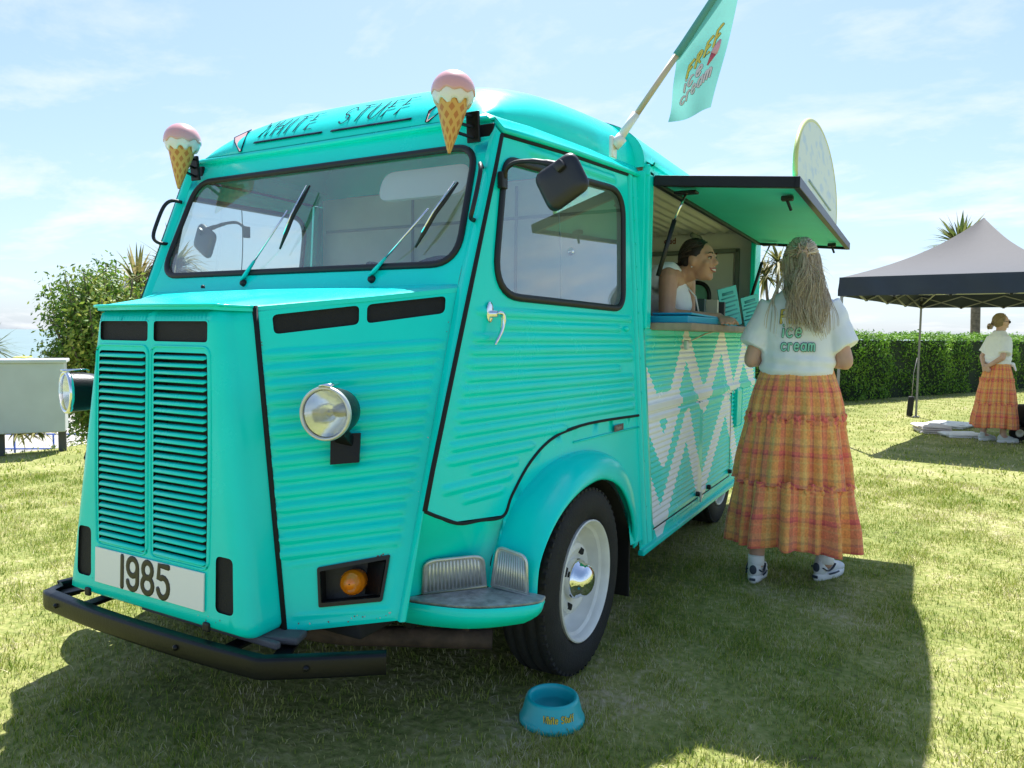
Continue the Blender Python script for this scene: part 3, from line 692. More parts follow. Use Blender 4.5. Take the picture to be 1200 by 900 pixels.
# -- headlamps
HL = V(.614, -.952, 1.023)
for s in (1, -1):
    c = V(s*HL.x, HL.y, HL.z); ax = V(s*.28, -.96, 0)
    h = MB().lathe([(.001, -.175), (.03, -.17), (.055, -.15), (.074, -.115), (.083, -.07), (.0865, -.02), (.087, -.004)], c, ax, 40, k=.83).build('headlamp', M_BUMP, van)
    MB().lathe([(.086, -.012), (.0905, -.010), (.092, -.002), (.091, .005), (.086, .009), (.081, .007), (.080, .0)], c, ax, 40, k=.83).build('headlamp_rim', M_ALU if s > 0 else M_CHR, h)
    MB().lathe([(.001, -.075), (.02, -.070), (.04, -.058), (.06, -.036), (.078, -.005)], c, ax, 36, k=.83).build('reflector', mat('reflector_silver', (.85, .86, .86), .14, metal=.9), h)
    MB().lathe([(.081, .003), (.07, .011), (.05, .018), (.025, .022), (.001, .0235)], c, ax, 36, k=.83).build('headlamp_lens', M_LENS, h)
    MB().lathe([(.001, -.02), (.010, -.022), (.013, -.035), (.010, -.05), (.012, -.075)], c, ax, 16, k=.83).build('bulb', mat('bulb_cap', (.35, .33, .28), .25, metal=.6), h)
    ZR = Matrix.Rotation(s*math.atan2(.28, .96), 3, 'Z'); vz = MB(); vz.loft([[c+ZR @ V(a*.02, -.016+abs(a)*.004, .082-abs(a)*.004) for a in (-1, 0, 1)], [c+ZR @ V(a*.013, .062, .083) for a in (-1, 0, 1)], [c+ZR @ V(a*.006, .075, .078) for a in (-1, 0, 1)]], closed=False)
    vo = vz.build('lamp_visor', M_CHR, h); sm_ = vo.modifiers.new('thickness', 'SOLIDIFY'); sm_.thickness = .004
    q = [ck(u, v)+ckn(u, v)*.004 for u, v in ((.375, .59), (.555, .58), (.56, .49), (.378, .497))]
    nb = ckn(.46, .54); mb = MB().loft([q, [p+nb*.03 for p in q]], cap1=True)
    mb.bar(ck(.47, .56)+nb*.02, V(HL.x-.03, -.87, .965), .05, .03, bev=.004)
    if s < 0: mb = mb.mirror()
    mb.build('lamp_bracket', M_BUMP, h, smooth=False)
# -- cab roof
RP = dict(z0=1.99, Y0=-.285, W0=.727, W1=.91, H=.282, Y1=.656, px=3.8, qx=2.3, py=3.1, qy=1.65, Yr=.664)
def roof_pt(u, y, off=0):
    p = RP; W_ = p['W0']+(p['W1']-p['W0'])*(y-p['Y0'])/(p['Yr']-p['Y0']); t = max(0, min(1, (p['Y1']-y)/(p['Y1']-p['Y0'])))
    # round the plan corner at the front
    if y < p['Y0']+.10: W_ -= .035*(1-((y-p['Y0'])/.10))**2
    a = max(0, 1-abs(u)**p['px'])**(1/p['qx']); b = max(0, 1-t**p['py'])**(1/p['qy'])
    return V(u*W_, y, p['z0']+p['H']*a*b)
rings = []
us = [math.sin(math.pi/2*(-1+2*i/72)) for i in range(73)]
us = [math.copysign(abs(u)**.8, u) for u in us]
for i in range(61):
    y = RP['Y0']+(RP['Yr']-RP['Y0'])*(i/60)**2.2
    rings.append([roof_pt(u, y) for u in us])
rf = MB().loft(rings, closed=False)
cap = MB(); last = [p.copy() for p in rings[-1]]
rf.loft([last, [V(p.x*.985, p.y+.012, (p.z-2)*.97+2-.004) for p in last], [V(p.x*.95, p.y+.014, (p.z-2)*.86+2-.006) for p in last]], closed=False)
kk = len(rf.v); rf.v += [V(p.x*.95, p.y+.014, (p.z-2)*.86+2-.006) for p in last]; rf.f.append(tuple(range(kk, kk+len(last))))
roof = rf.build('cab_roof', M_T, van)
hd = [[V(.746, -.287, 1.962), V(.797, -.306, 1.912), V(.828, -.1, 1.924), V(.858, .12, 1.932), V(.917, .59, 1.942), V(.922, .675, 1.944)], [V(.705, -.287, 1.985), V(.735, -.27, 1.988), V(.79, -.08, 1.988), V(.832, .16, 1.988), V(.901, .58, 1.988), V(.914, .676, 1.988)]]
mid_ = [a*.5+b*.5+V(.006, -.003, 0) for a, b in zip(*hd)]
rim_ = [a+V(.012, -.004, .004) for a in hd[0]]
both(MB().loft([hd[0], rim_, [p+V(0, 0, .010) for p in rim_], mid_, hd[1], [p+V(-.04, .01, .02) for p in hd[1]]], closed=False), 'roof_header', M_T, van)
MB().loft([[V(x, -.285, 1.962) for x in (-.746, 0, .746)], [V(x, -.302, 1.966) for x in (-.746, 0, .746)], [V(x, -.302, 1.976) for x in (-.74, 0, .74)], [V(x, -.283, 1.990) for x in (-.72, 0, .72)], [V(x, -.265, 1.990) for x in (-.70, 0, .70)]], closed=False).build('roof_brow', M_T, van)
# lettering on the brow of the roof
def brow(x, h, lift):
    "x along the van's width, h = arc height up the front of the dome"
    y = RP['Y0']; W_ = RP['W0']; lo, hi = RP['Y0'], RP['Y1']
    tz = RP['z0']+h
    for _ in range(40):
        mdl = (lo+hi)/2; Wm = RP['W0']+(RP['W1']-RP['W0'])*(mdl-RP['Y0'])/(RP['Yr']-RP['Y0'])
        if roof_pt(max(-1, min(1, x/Wm)), mdl).z < tz: lo = mdl
        else: hi = mdl
    Wm = RP['W0']+(RP['W1']-RP['W0'])*(hi-RP['Y0'])/(RP['Yr']-RP['Y0'])
    p = roof_pt(x/Wm, hi); p.z = tz; a_ = roof_pt(x/Wm, hi+.004)-roof_pt(x/Wm, hi-.001); b_ = roof_pt(x/Wm+.01, hi)-roof_pt(x/Wm-.01, hi); n_ = b_.cross(a_).normalized(); return p+n_*(lift+.0030)
lt = MB(); M_PINKT = mat('pale_pink_print', (.72, .45, .42), .5); M_INK = mat('ink_navy', (.012, .03, .06), .9, spec=.05)
def word(mb, s, x, base, h, w, lift=.0015):
    lettering(mb, s, x, base, h, brow, w, asp=.74, slant=.12, lift=lift, thick=.2, spc=.33)
ink = MB(); word(ink, 'WHITE', -.42, .056, .080, .0075); word(ink, 'STUFF', .035, .056, .078, .0075)
ink.tube([brow(-.42+.39*i/10, .033-.003*i/10, .0015) for i in range(11)], .0065, 6, flat=(1, .25), hint=V(0, -.8, .6))
ink.tube([brow(.02+.40*i/10, .029-.003*i/10, .0015) for i in range(11)], .0065, 6, flat=(1, .25), hint=V(0, -.8, .6))
ink.build('roof_lettering', M_INK, roof)
for x, sg in ((-.50, 1), (.50, -1)):
    q = [(x-.045*sg, .128), (x-.02*sg, .105), (x+.012*sg, .045), (x+.006*sg, .004), (x-.004*sg, .003), (x-.055*sg, .055), (x-.095*sg, .088)]
    o_ = MB(); o_.add([brow(a, b, .0016) for a, b in q], [tuple(range(len(q)))]); o_.build('printed_cone', M_PINKT, roof)
    MB().tube([brow(a, b, .002) for a, b in q+[q[0]]], .0025, 5).build('printed_cone_outline', M_INK, roof)
# vent hatch at the back of the cab roof
MB().box((.46, .60, 2.272), (.30, .10, .02), Matrix.Rotation(.22, 3, 'Y'), .008).build('roof_hatch', M_BUMP, van, smooth=False)
# -- ice-cream ornaments
M_PINK = mat('ice_pink', (.72, .36, .36), .32, coat=.4); M_CREAM = mat('ice_white', (.76, .70, .72), .35, coat=.4)
def waffle():
    m = bpy.data.materials.new('waffle'); m.use_nodes = True; t = m.node_tree; b = t.nodes['Principled BSDF']; b.inputs['Roughness'].default_value = .45
    uv = t.nodes.new('ShaderNodeUVMap'); sp = t.nodes.new('ShaderNodeSeparateXYZ'); t.links.new(uv.outputs[0], sp.inputs[0])
    def mt(op, a, c):
        n = t.nodes.new('ShaderNodeMath'); n.operation = op
        for i, x in enumerate((a, c)):
            if isinstance(x, (int, float)): n.inputs[i].default_value = x
            else: t.links.new(x, n.inputs[i])
        return n.outputs[0]
    a = mt('FRACT', mt('ADD', mt('MULTIPLY', sp.outputs[0], 8), mt('MULTIPLY', sp.outputs[1], 4)), 0); c = mt('FRACT', mt('SUBTRACT', mt('MULTIPLY', sp.outputs[0], 8), mt('MULTIPLY', sp.outputs[1], 4)), 0)
    k = mt('MULTIPLY', mt('GREATER_THAN', a, .42), mt('GREATER_THAN', c, .42))
    mc = t.nodes.new('ShaderNodeMixRGB'); t.links.new(k, mc.inputs[0]); mc.inputs[1].default_value = (.66, .36, .09, 1); mc.inputs[2].default_value = (.50, .17, .035, 1)
    t.links.new(mc.outputs[0], b.inputs['Base Color']); return m
M_WAF = waffle()
for s in (1, -1):
    c = V(s*.672, -.415, 0); tip = V(s*.672, -.437, 1.832)
    n = 32; rings = []; zt = 2.020
    for i in range(13):
        t = i/12; r = .004+.056*t**.92; z = 1.832+(zt-1.832)*t; cc = tip*(1-t)+V(c.x, c.y, zt)*t
        rings.append([V(cc.x+r*math.cos(2*math.pi*j/n), cc.y+r*math.sin(2*math.pi*j/n), z) for j in range(n+1)])
    co = MB().loft(rings, closed=False).build('cone_ornament', M_WAF, van)
    uvl = co.data.uv_layers.new(name='UVMap')
    for lp in co.data.loops:
        vi = lp.vertex_index; uvl.data[lp.index].uv = ((vi % (n+1))/n, (vi//(n+1))/12)
    C0 = V(c.x, c.y, 2.030)
    def ball(z0_of, rad, zs, mt_, nm):
        rr = []
        n2 = 48
        for i in range(15):
            t = i/14; rr.append([None]*n2)
            for j in range(n2):
                a = 2*math.pi*j/n2; lo = z0_of(a); el = lo+(math.pi/2-lo)*t
                el = min(el, math.pi/2-.02)
                rr[i][j] = C0+V(rad*math.cos(el)*math.cos(a), rad*math.cos(el)*math.sin(a), rad*zs*math.sin(el))
        rim0 = [C0+(p-C0)*.90 for p in rr[0]]
        return MB().loft([rim0]+rr, cap1=True).build(nm, mt_, co)
    ball(lambda a: -.46-.34*(math.sin(a*9+.6*s)*.5+.5)**2-.05*math.sin(a*4), .0705, .98, M_CREAM, 'ice_cream_drip')
    ball(lambda a: -.10+.07*math.sin(a*9+.9)+.04*math.sin(a*5+1), .0730, .98, M_PINK, 'ice_cream_scoop')
    br_ = MB(); br_.box((s*.70, -.335, 1.938), (.05, .012, .10), Matrix.Rotation(.1, 3, 'X'), .003)
    br_.box((s*.725, -.300, 1.930), (.075, .012, .045), None, .003)
    for dz in (-.035, 0, .035): br_.bar((s*.70, -.335, 1.938+dz), (s*.675, -.40, 1.94+dz*.9), .010, .008)
    br_.build('ornament_bracket', M_BUMP, co, smooth=False)
# -- windscreen wipers
M_WIP = mat('wiper_rubber', (.015, .015, .016), .5)
for piv, kn, ba, bb in (((-.227, 1.436), (-.053, 1.684), (-.002, 1.791), (-.060, 1.546)), ((.397, 1.434), (.603, 1.642), (.679, 1.739), (.569, 1.521))):
    P = ww(*piv, .012); K = ww(*kn, .045); A = ww(*ba, .022); B = ww(*bb, .022); md = P*.72+K*.28
    w = MB().tube([P, P*.9+K*.1, md], [.012, .013, .008], 8, flat=(1, .5)).build('wiper', M_T, van)
    MB().tube([md, P*.4+K*.6, K], .0035, 8).build('wiper_arm', M_CHR, w)
    MB().lathe([(.014, 0), (.013, .012), (.006, .016), (.001, .017)], ww(piv[0]+.008, piv[1]-.008, .002), (0, -.93, .37), 14).build('wiper_pivot', M_BLK, w)
    MB().tube([A, A*.75+B*.25+V(0, -.006, .0), (A+B)/2+V(0, -.012, .004), A*.25+B*.75+V(0, -.006, 0), B], [.004, .008, .010, .008, .004], 6, flat=(.55, 1)).build('wiper_blade', M_WIP, w)
    MB().tube([A*.97+B*.03+V(0, -.012, .005), (A+B)/2+V(0, -.02, .008), A*.2+B*.8+V(0, -.012, .005)], .0035, 6).build('wiper_spine', M_CHR, w)
# -- grab handles by the screen
both(MB().tube(cat([V(.752, -.362, 1.795), V(.768, -.40, 1.797), V(.785, -.425, 1.77), V(.79, -.455, 1.70), V(.788, -.475, 1.64), V(.775, -.465, 1.615), V(.766, -.425, 1.612)], 4), .0075, 8), 'grab_handle', M_BLK, van)
# -- door handles
dh = MB().lathe([(.019, 0), (.019, .004), (.012, .008), (.010, .03), (.001, .03)], dpt(-.425, 1.312), (1, 0, 0), 18)
dh.ell(dpt(-.425, 1.318, .004), (.006, .022, .034))
dh.tube(cat([dpt(-.428, 1.316, .034), dpt(-.412, 1.312, .040), dpt(-.408, 1.29, .040), dpt(-.418, 1.255, .036), dpt(-.436, 1.225, .030), dpt(-.444, 1.213, .030)], 4), [.011]*4+[.0105]*5+[.009]*4+[.008]*4+[.006]*3+[.003], 8, flat=(1, .7))
both(dh, 'door_handle', M_CHR, van)
both(MB().ell(dpt(.505, 1.277, .002), (.012, .022, .012)), 'door_button', M_T, van)
# -- mirrors
def mirror_part(sx):
    mb = MB().box(dpt(-.335, 1.752, .012), (.022, .034, .055), None, .004)
    o = (mb if sx > 0 else mb.mirror()).build('mirror_mount', M_BLK, van, smooth=False)
    arm = MB().tube(cat([dpt(-.335, 1.76, .02), dpt(-.345, 1.785, .035), V(.87, -.352, 1.80), V(.93, -.362, 1.797), V(.985, -.372, 1.785), V(1.04, -.392, 1.768)], 5), [.0075]*16+[.009]*5+[.011]*5, 8)
    (arm if sx > 0 else arm.mirror()).build('mirror_arm', M_BLK, o)
    q = rpoly([(-.085, -.06), (.065, -.07), (.085, .06), (-.065, .078)], .035, 6)
    rot = Matrix.Rotation(R(6), 3, 'Z') @ Matrix.Rotation(R(-36), 3, 'Y')
    c = V(1.055, -.375, 1.715)
    def f(p, d, k): return rot @ V(p[0]*k, d, p[1]*k)+c
    h = MB().loft([[f(p, .0, .97) for p in q], [f(p, -.006, 1.0) for p in q], [f(p, -.012, 1.0) for p in q], [f(p, -.022, .93) for p in q], [f(p, -.028, .75) for p in q], [f(p, -.030, .4) for p in q]], cap0=True, cap1=True)
    h.bar(c+V(-.01, -.03, .035), c+V(.015, -.03, .055), .03, .03, bev=.006)
    ho = (h if sx > 0 else h.mirror()).build('mirror_head', mat('mirror_plastic', (.012, .013, .016), .4, coat=.1), o); auto_flat(ho, 40)
    gl = MB().add([f(p, .002, .9) for p in q], [tuple(range(len(q)))])
    (gl if sx > 0 else gl.mirror()).build('mirror_glass', M_CHR, o, smooth=False)
    return o
mirror_part(1)
mo = mirror_part(-1)
mo.location = (-.055, .42, -.02)
# -- rear body
XS = .97
both(MB().loft([[V(dX(.60, z)+o, .583+dy, z) for z in (1.94, 1.6, 1.3, 1.0, .9, .6, .34)] for o, dy in ((-.01, .0), (.006, .002), (.008, .025), (.003, .03), (.003, .055), (.010, .058), (.010, .10), (-.02, .105))], closed=False), 'centre_pillar', M_T, van)
both(MB().box((.915, .682, 1.14), (.085, .036, 1.66), None, .004), 'pillar_return', M_T, van, smooth=False)
for s in (1, -1):
    for z in (.5, .7, 1.0, 1.15, 1.35, 1.45, 1.55, 1.65, 1.75, 1.85):
        MB().ell((s*(dX(.6, z)+.005), .625, z), (.003, .005, .005), n=8, m=5).build('rivet', M_T, van)
PITCH = .0272
def corr(y, z, s=1):
    "rounded pressed corrugation"
    t = (z/PITCH) % 1; h = .0075*(0.5-.5*math.cos(2*math.pi*t))**.8
    return h
LOCK = [(.70, 1.650, .335, .885), (1.690, 2.43, .335, .885)]
def side_fn(y, z):
    e = min(1, max(0, min(y-.675, 3.20-y))/.02)
    h = corr(y, z)*e
    if abs(z-.918) < .018: h = .016
    if z < .315 or z > 1.255: h = .004
    for a, b, c, d in LOCK:
        if a-.02 < y < b+.02 and c-.02 < z < d+.02:
            di = min(y-a, b-y, z-c, d-z)
            if abs(di) < .005: h = -.006
            elif di < .03: h = max(h*.2, .009 if di > 0 else .006)
    return V(XS-.006+h, y, z)
arch_r = [(2.93, .275), (2.86, .46), (2.70, .56), (2.5, .60), (2.3, .56), (2.14, .46), (2.07, .275)]
so_ = [(.675, .265), (2.07, .265)]+arch_r[::-1]+[(2.93, .265), (3.22, .275), (3.22, 1.28), (.675, 1.28)]
so_ = [(.675, .265), (3.22, .265), (3.22, 1.28), (.675, 1.28)]
sd = panel('body_side', so_, [], side_fn, .03, .0034, M_Z, van)[0]
sr = panel('body_side', so_[:-2]+[(3.22, 1.95), (.675, 1.95)], [], lambda y, z: V(-(XS-.006+(corr(y, z) if .3 < z < 1.9 else .004)), y, z), .2, .0045, M_T, van, flip=True)
both(MB().box((XS+.004, 1.95, .268), (.03, 2.55, .026), None, .006), 'sill', M_T, van, smooth=False)
# locker hinges, knobs, side latch
for y, z in ((1.60, .37), (1.845, .366), (2.39, .372)):
    MB().lathe([(.014, 0), (.014, .012), (.011, .02), (.001, .022)], (XS+.004, y, z), (1, 0, 0), 14).build('locker_knob', M_BLK, sd)
MB().box((XS+.012, 1.67, .34), (.012, .012, .06), None, .003).build('locker_hinge', M_WHT, sd, smooth=False)
lt_ = MB().box((XS+.02, 1.265, 1.205), (.02, .03, .05), None, .004); lt_.tube([(XS+.03, 1.27, 1.22), (XS+.08, 1.40, 1.262), (1.09, 1.56, 1.285)], .0035, 6); lt_.build('counter_stay', M_ALU, sd, smooth=False)
for a, b, c, d in LOCK:
    MB().tube([(XS-.004, a, d), (XS-.004, a, c), (XS-.004, b, c), (XS-.004, b, d)], .0045, 6, hint=V(1, 0, 0)).build('locker_gap', M_SEAM, sd)
# fuel filler panel, tail lights further back
MB().box((XS+.008, 2.60, .78), (.02, .16, .26), None, .02).build('filler_flap', M_T, sd, smooth=False)
# hatch surround
zt, zb, y0, y1 = 1.945, 1.28, .735, 3.03
for (a, b, c, d) in ((.675, y0, zb, 1.97), (y1, 3.22, zb, 1.97)):
    MB().box((XS-.012, (a+b)/2, (c+d)/2), (.034, b-a, d-c), None, .006).build('hatch_post', M_T, van, smooth=False)
MB().box((XS-.012, 1.95, 1.972), (.034, 2.56, .05), None, .006).build('hatch_header', M_T, van, smooth=False)
# rear roof
rr = []
for i in range(41):
    a = math.pi*i/40; x = math.copysign(abs(math.cos(a))**.62, math.cos(a))*XS*.985; z = 1.985+.275*math.sin(a)**.8
    rr.append((x, z))
MB().loft([[V(x, y, z) for x, z in rr] for y in (.655, 1.2, 2.0, 2.8, 3.22)], closed=False).build('rear_roof', M_T, van)
both(MB().loft([[V(XS+.004, y, 1.985) for y in (.68, 3.22)], [V(XS+.022, y, 1.988) for y in (.68, 3.22)], [V(XS+.026, y, 2.002) for y in (.68, 3.22)], [V(XS+.020, y, 2.002) for y in (.68, 3.22)], [V(XS+.012, y, 1.994) for y in (.68, 3.22)], [V(XS-.03, y, 2.02) for y in (.68, 3.22)]], closed=False), 'rain_gutter', M_T, van, sharp=30)
q = [V(x*.998, .662, z-.001) for x, z in rr]; MB().add(q, [tuple(range(len(q)))]).build('front_gable', M_T, van, smooth=False)
# rear wall with inner door
MB().box((0, 3.20, 1.15), (1.90, .03, 1.74)).build('rear_wall', M_INT, van, smooth=False)
q = [V(x*.97, 3.20, z) for x, z in rr]; MB().add(q+[p+V(0, .02, 0) for p in q], [tuple(range(len(q))), tuple(range(2*len(q)-1, len(q)-1, -1))]).build('rear_gable', M_INT, van, smooth=False)
M_GREY = mat('inner_frame_grey', (.20, .24, .23), .6)
idr = MB().box((.46, 3.172, 1.36), (.66, .022, 1.02), None, .004).build('inner_door', mat('inner_door_white', (.72, .75, .70), .5), van, smooth=False)
for (cx, cz, sx, sz) in ((.10, 1.36, .03, 1.08), (.82, 1.36, .03, 1.08), (.46, 1.89, .75, .03)):
    MB().box((cx, 3.165, cz), (sx, .035, sz), None, .004).build('inner_door_frame', M_GREY, idr, smooth=False)
wq = rpoly([(.22, 1.02), (.62, 1.02), (.62, 1.66), (.22, 1.66)], .11, 8)
wqq = [V(x, 3.158, z) for x, z in wq]
MB().add(wqq, [tuple(range(len(wq)))]).build('inner_door_pane', mat('green_pane', (.22, .55, .38), .12), idr, smooth=False)
MB().tube(wqq+[wqq[0]], .016, 8).build('inner_door_gasket', M_BLK, idr)
MB().box((.15, 3.155, 1.77), (.02, .02, .07), None, .004).build('door_catch', M_GREY, idr, smooth=False)
nb_ = MB(); lettering(nb_, 'ead', .255, 1.965, .042, lambda a, b, l: V(.50-a if False else a, 3.18-l, b), .007, thick=.2); nb_.build('red_lettering', mat('red_print', (.22, .03, .035), .7), van)
# interior
MB().box((0, 1.93, .49), (1.86, 2.5, .03)).build('van_floor', mat('floor_grey', (.16, .16, .16), .7), van, smooth=False)
MB().box((-.94, 1.93, 1.23), (.02, 2.5, 1.46)).build('inner_side_wall', M_INT, van, smooth=False)
MB().box((.935, 1.93, .88), (.02, 2.5, .78)).build('inner_side_wall', M_INT, van, smooth=False)
MB().loft([[V(-.95+1.9*i/120, y, 2.035+.008*math.sin(i*1.3)-.00*abs(i-60)/60) for i in range(121)] for y in (.70, 3.19)], closed=False).build('inner_ceiling', M_INT, van)
MB().tube([(.55, 2.9, 1.985), (.55, 3.1, 1.985)], .02, 8).build('inner_light', M_GREY, van)
# cab bulkhead
MB().box((0, .655, 1.2), (1.80, .02, 1.55)).build('bulkhead', M_CABW, van, smooth=False)
for x in (-.28, .33): MB().box((x, .642, 1.45), (.012, .008, 1.0)).build('bulkhead_strip', mat('strip_grey', (.32, .33, .32), .5), van, smooth=False)
MB().box((0, .642, 1.80), (1.74, .010, .014)).build('bulkhead_strip', MATS['strip_grey'], van, smooth=False)
MB().lathe([(.001, .01), (.018, .008), (.02, 0)], (.62, .64, 1.63), (0, -1, 0), 16).build('bulkhead_knob', M_CHR, van)
MB().box((0, .15, .68), (1.55, 1.0, .04)).build('cab_floor', M_DARK, van, smooth=False)
MB().box((0, -.43, 1.36), (1.40, .14, .10), None, .03).build('dashboard', mat('dash_grey', (.10, .10, .11), .6), van, smooth=False)
both(MB().box((.42, .38, 1.02), (.46, .10, .60), Matrix.Rotation(-.12, 3, 'X'), .05), 'seat_back', mat('seat_grey', (.06, .06, .065), .7), van)
both(MB().box((.42, .15, .80), (.48, .46, .16), None, .05), 'seat_cushion', MATS['seat_grey'], van)
st_ = MB(); sc_ = V(.42, -.22, 1.38); rt_ = Matrix.Rotation(R(55), 3, 'X')
st_.tube([sc_+rt_ @ V(.19*math.cos(2*math.pi*i/36), .19*math.sin(2*math.pi*i/36), 0) for i in range(37)], .011, 8)
st_.build('steering_wheel', M_BLK, van)
MB().box((-.10, .10, 1.46), (.05, .06, .20), Matrix.Rotation(.1, 3, 'Y'), .015).build('gear_knob', M_BLK, van, smooth=False)
for s in (1,):
    q = rpoly([(-.19, -.055), (.19, -.055), (.19, .055), (-.19, .055)], .05, 5)
    MB().loft([[ww(s*.47+a, 1.80+b, -.05) for a, b in q], [ww(s*.47+a, 1.80+b, -.062) for a, b in q]], cap0=True, cap1=True).build('sun_visor', mat('visor_white', (.62, .62, .58), .6), van, smooth=False)
# -- counter board
cb_ = MB().box((1.005, 1.90, 1.292), (.30, 2.28, .034), None, .005).build('counter', M_WOOD, van, smooth=False)
# -- hatch awning
awn = MB(); HZ = 1.945; OX, OZ = 1.575, 1.885
def aw(x, y, dz): t = (x-XS)/(OX-XS); return V(x, y, HZ+(OZ-HZ)*t+dz)
sh = [aw(XS+.01, .735, 0), aw(OX-.01, .735, 0), aw(OX-.01, 3.05, 0), aw(XS+.01, 3.05, 0)]
awn.loft([sh, [p+V(0, 0, -.018) for p in sh]], cap0=True, cap1=True); ao = awn.build('hatch_lid', mat('turquoise_matt', (.02, .68, .66), .55, var=.04), van, smooth=False)
for a, b in (((XS+.01, .728), (OX, .728)), ((OX, .715), (OX, 3.065)), ((OX, 3.056), (XS+.01, 3.056)), ((XS+.02, 3.05), (XS+.02, .73))):
    MB().bar(aw(*a, -.012), aw(*b, -.012), .026, .046, hint=V(0, 0, 1), bev=.003).build('lid_frame', M_BUMP, ao, smooth=False)
for y in (.84, 2.92):
    MB().tube([aw(1.09, y, -.045), V(1.045, y-.02, 1.77)], .0055, 8).build('gas_strut_rod', M_CHR, ao)
    MB().tube([V(1.045, y-.02, 1.77), V(.985, y-.05, 1.52)], .011, 8).build('gas_strut', M_BLK, ao)
    MB().box(aw(1.09, y, -.042), (.10, .06, .012), None, .003).build('strut_plate', M_BUMP, ao, smooth=False)
for y in (.98, 2.80):
    mb = MB().box(aw(1.50, y, -.035), (.05, .035, .022), None, .005); mb.bar(aw(1.50, y, -.045), aw(1.515, y+.02, -.085), .012, .010, bev=.003); mb.build('lid_latch', M_BLK, ao, smooth=False)
# round sign standing on the lid's outer edge
def sign_mat():
    m = bpy.data.materials.new('sign_face'); m.use_nodes = True; t = m.node_tree; b = t.nodes['Principled BSDF']; b.inputs['Roughness'].default_value = .4
    g = t.nodes.new('ShaderNodeTexCoord'); n = t.nodes.new('ShaderNodeTexNoise'); n.inputs['Scale'].default_value = 7; n.inputs['Detail'].default_value = 3
    mp_ = t.nodes.new('ShaderNodeMapping'); mp_.inputs['Scale'].default_value = (1, .8, 2.4); t.links.new(g.outputs['Object'], mp_.inputs[0]); t.links.new(mp_.outputs[0], n.inputs['Vector'])
    r = t.nodes.new('ShaderNodeValToRGB'); r.color_ramp.elements[0].position = .36; r.color_ramp.elements[1].position = .5; r.color_ramp.elements[0].color = (.48, .60, .66, 1); r.color_ramp.elements[1].color = (.68, .74, .62, 1)
    t.links.new(n.outputs[0], r.inputs[0]); t.links.new(r.outputs[0], b.inputs['Base Color']); return m
SY, SZ, SA, SB = 1.67, 1.985, .81, .315
oval = [(SA*math.cos(2*math.pi*i/72), SB*math.sin(2*math.pi*i/72)) for i in range(72)]
sg_ = MB().loft([[V(1.537, SY+y*.99, SZ+z*.985) for y, z in oval], [V(1.540, SY+y, SZ+z) for y, z in oval], [V(1.550, SY+y, SZ+z) for y, z in oval], [V(1.553, SY+y*.99, SZ+z*.985) for y, z in oval]], cap0=True, cap1=True)
sgn_ = sg_.build('lid_sign', sign_mat(), van, smooth=False)
bm = bmesh.new(); bm.from_mesh(sgn_.data); bmesh.ops.bisect_plane(bm, geom=bm.verts[:]+bm.edges[:]+bm.faces[:], plane_co=(0, 0, 1.908), plane_no=(0, 0, -1), clear_outer=True); bm.to_mesh(sgn_.data); bm.free()
MB().tube([V(1.545, SY+SA*math.cos(R(a)), SZ+SB*math.sin(R(a))) for a in range(-10, 191, 4)], .011, 8).build('sign_rim', mat('sign_yellow', (.60, .62, .22), .4), sgn_)
MB().tube([V(1.555, SY-.45+.9*i/8, SZ-.01) for i in range(9)], .006, 6).build('sign_line', mat('sign_blue', (.35, .48, .70), .5), sgn_)
# -- flag on the cab roof
fb = MB().box((.905, .41, 2.015), (.016, .055, .085), None, .004); fb.tube([(.91, .41, 2.02), (.94, .42, 2.055)], .024, 12); fb.tube([(.925, .42, 2.045), (.99, .44, 2.145)], .0175, 12)
fbo = fb.build('flag_bracket', M_WHT, van)
PB, PT = V(.98, .44, 2.128), V(1.165, .45, 2.374)
MB().tube([PB, PT], .0125, 12).build('flag_pole', mat('pole_wood', (.58, .45, .33), .5, var=.05, vscale=8), fbo)
F00, F10, F11, F01 = V(1.121, .45, 2.099), V(1.296, .45, 2.126), V(1.42, .45, 2.714), V(1.149, .45, 2.353)   # bottom left, bottom right, pole top, pole bottom
def flag_pt(a, b, l=0):
    p = (F00*(1-a)+F10*a)*(1-b)+(F01*(1-a)+F11*a)*b
    return p+V(0, .022*math.sin(a*5+b*3.2)*(1-b)-l+.006*math.sin(b*9+a*4), 0)
M_FLAG = mat('flag_cloth', (.19, .43, .39), .8, var=.06, vscale=8)
def cloth_translucent(m, k=.35):
    t = m.node_tree; b = t.nodes['Principled BSDF']; tr = t.nodes.new('ShaderNodeBsdfTranslucent'); src = b.inputs['Base Color']
    if src.links: t.links.new(src.links[0].from_socket, tr.inputs[0])
    else: tr.inputs[0].default_value = src.default_value
    ms = t.nodes.new('ShaderNodeMixShader'); ms.inputs[0].default_value = k; t.links.new(b.outputs[0], ms.inputs[1]); t.links.new(tr.outputs[0], ms.inputs[2]); t.links.new(ms.outputs[0], t.nodes['Material Output'].inputs[0])
cloth_translucent(M_FLAG, .5)
flg = MB().loft([[flag_pt(a/24, b/30) for a in range(25)] for b in range(31)], closed=False).build('flag', M_FLAG, van)
MB().tube([F01+(F11-F01)*(i/12)+V(0, -.002, 0) for i in range(13)], .016, 10, flat=(1, 1)).build('flag_sleeve', mat('flag_hem', (.10, .30, .28), .8), flg)
M_YEL = mat('print_yellow', (.72, .55, .10), .6); M_LIL = mat('print_lilac', (.74, .60, .62), .6); M_MINT = mat('print_mint', (.25, .62, .50), .6); M_INK2 = mat('ink_dark', (.03, .035, .05), .7)
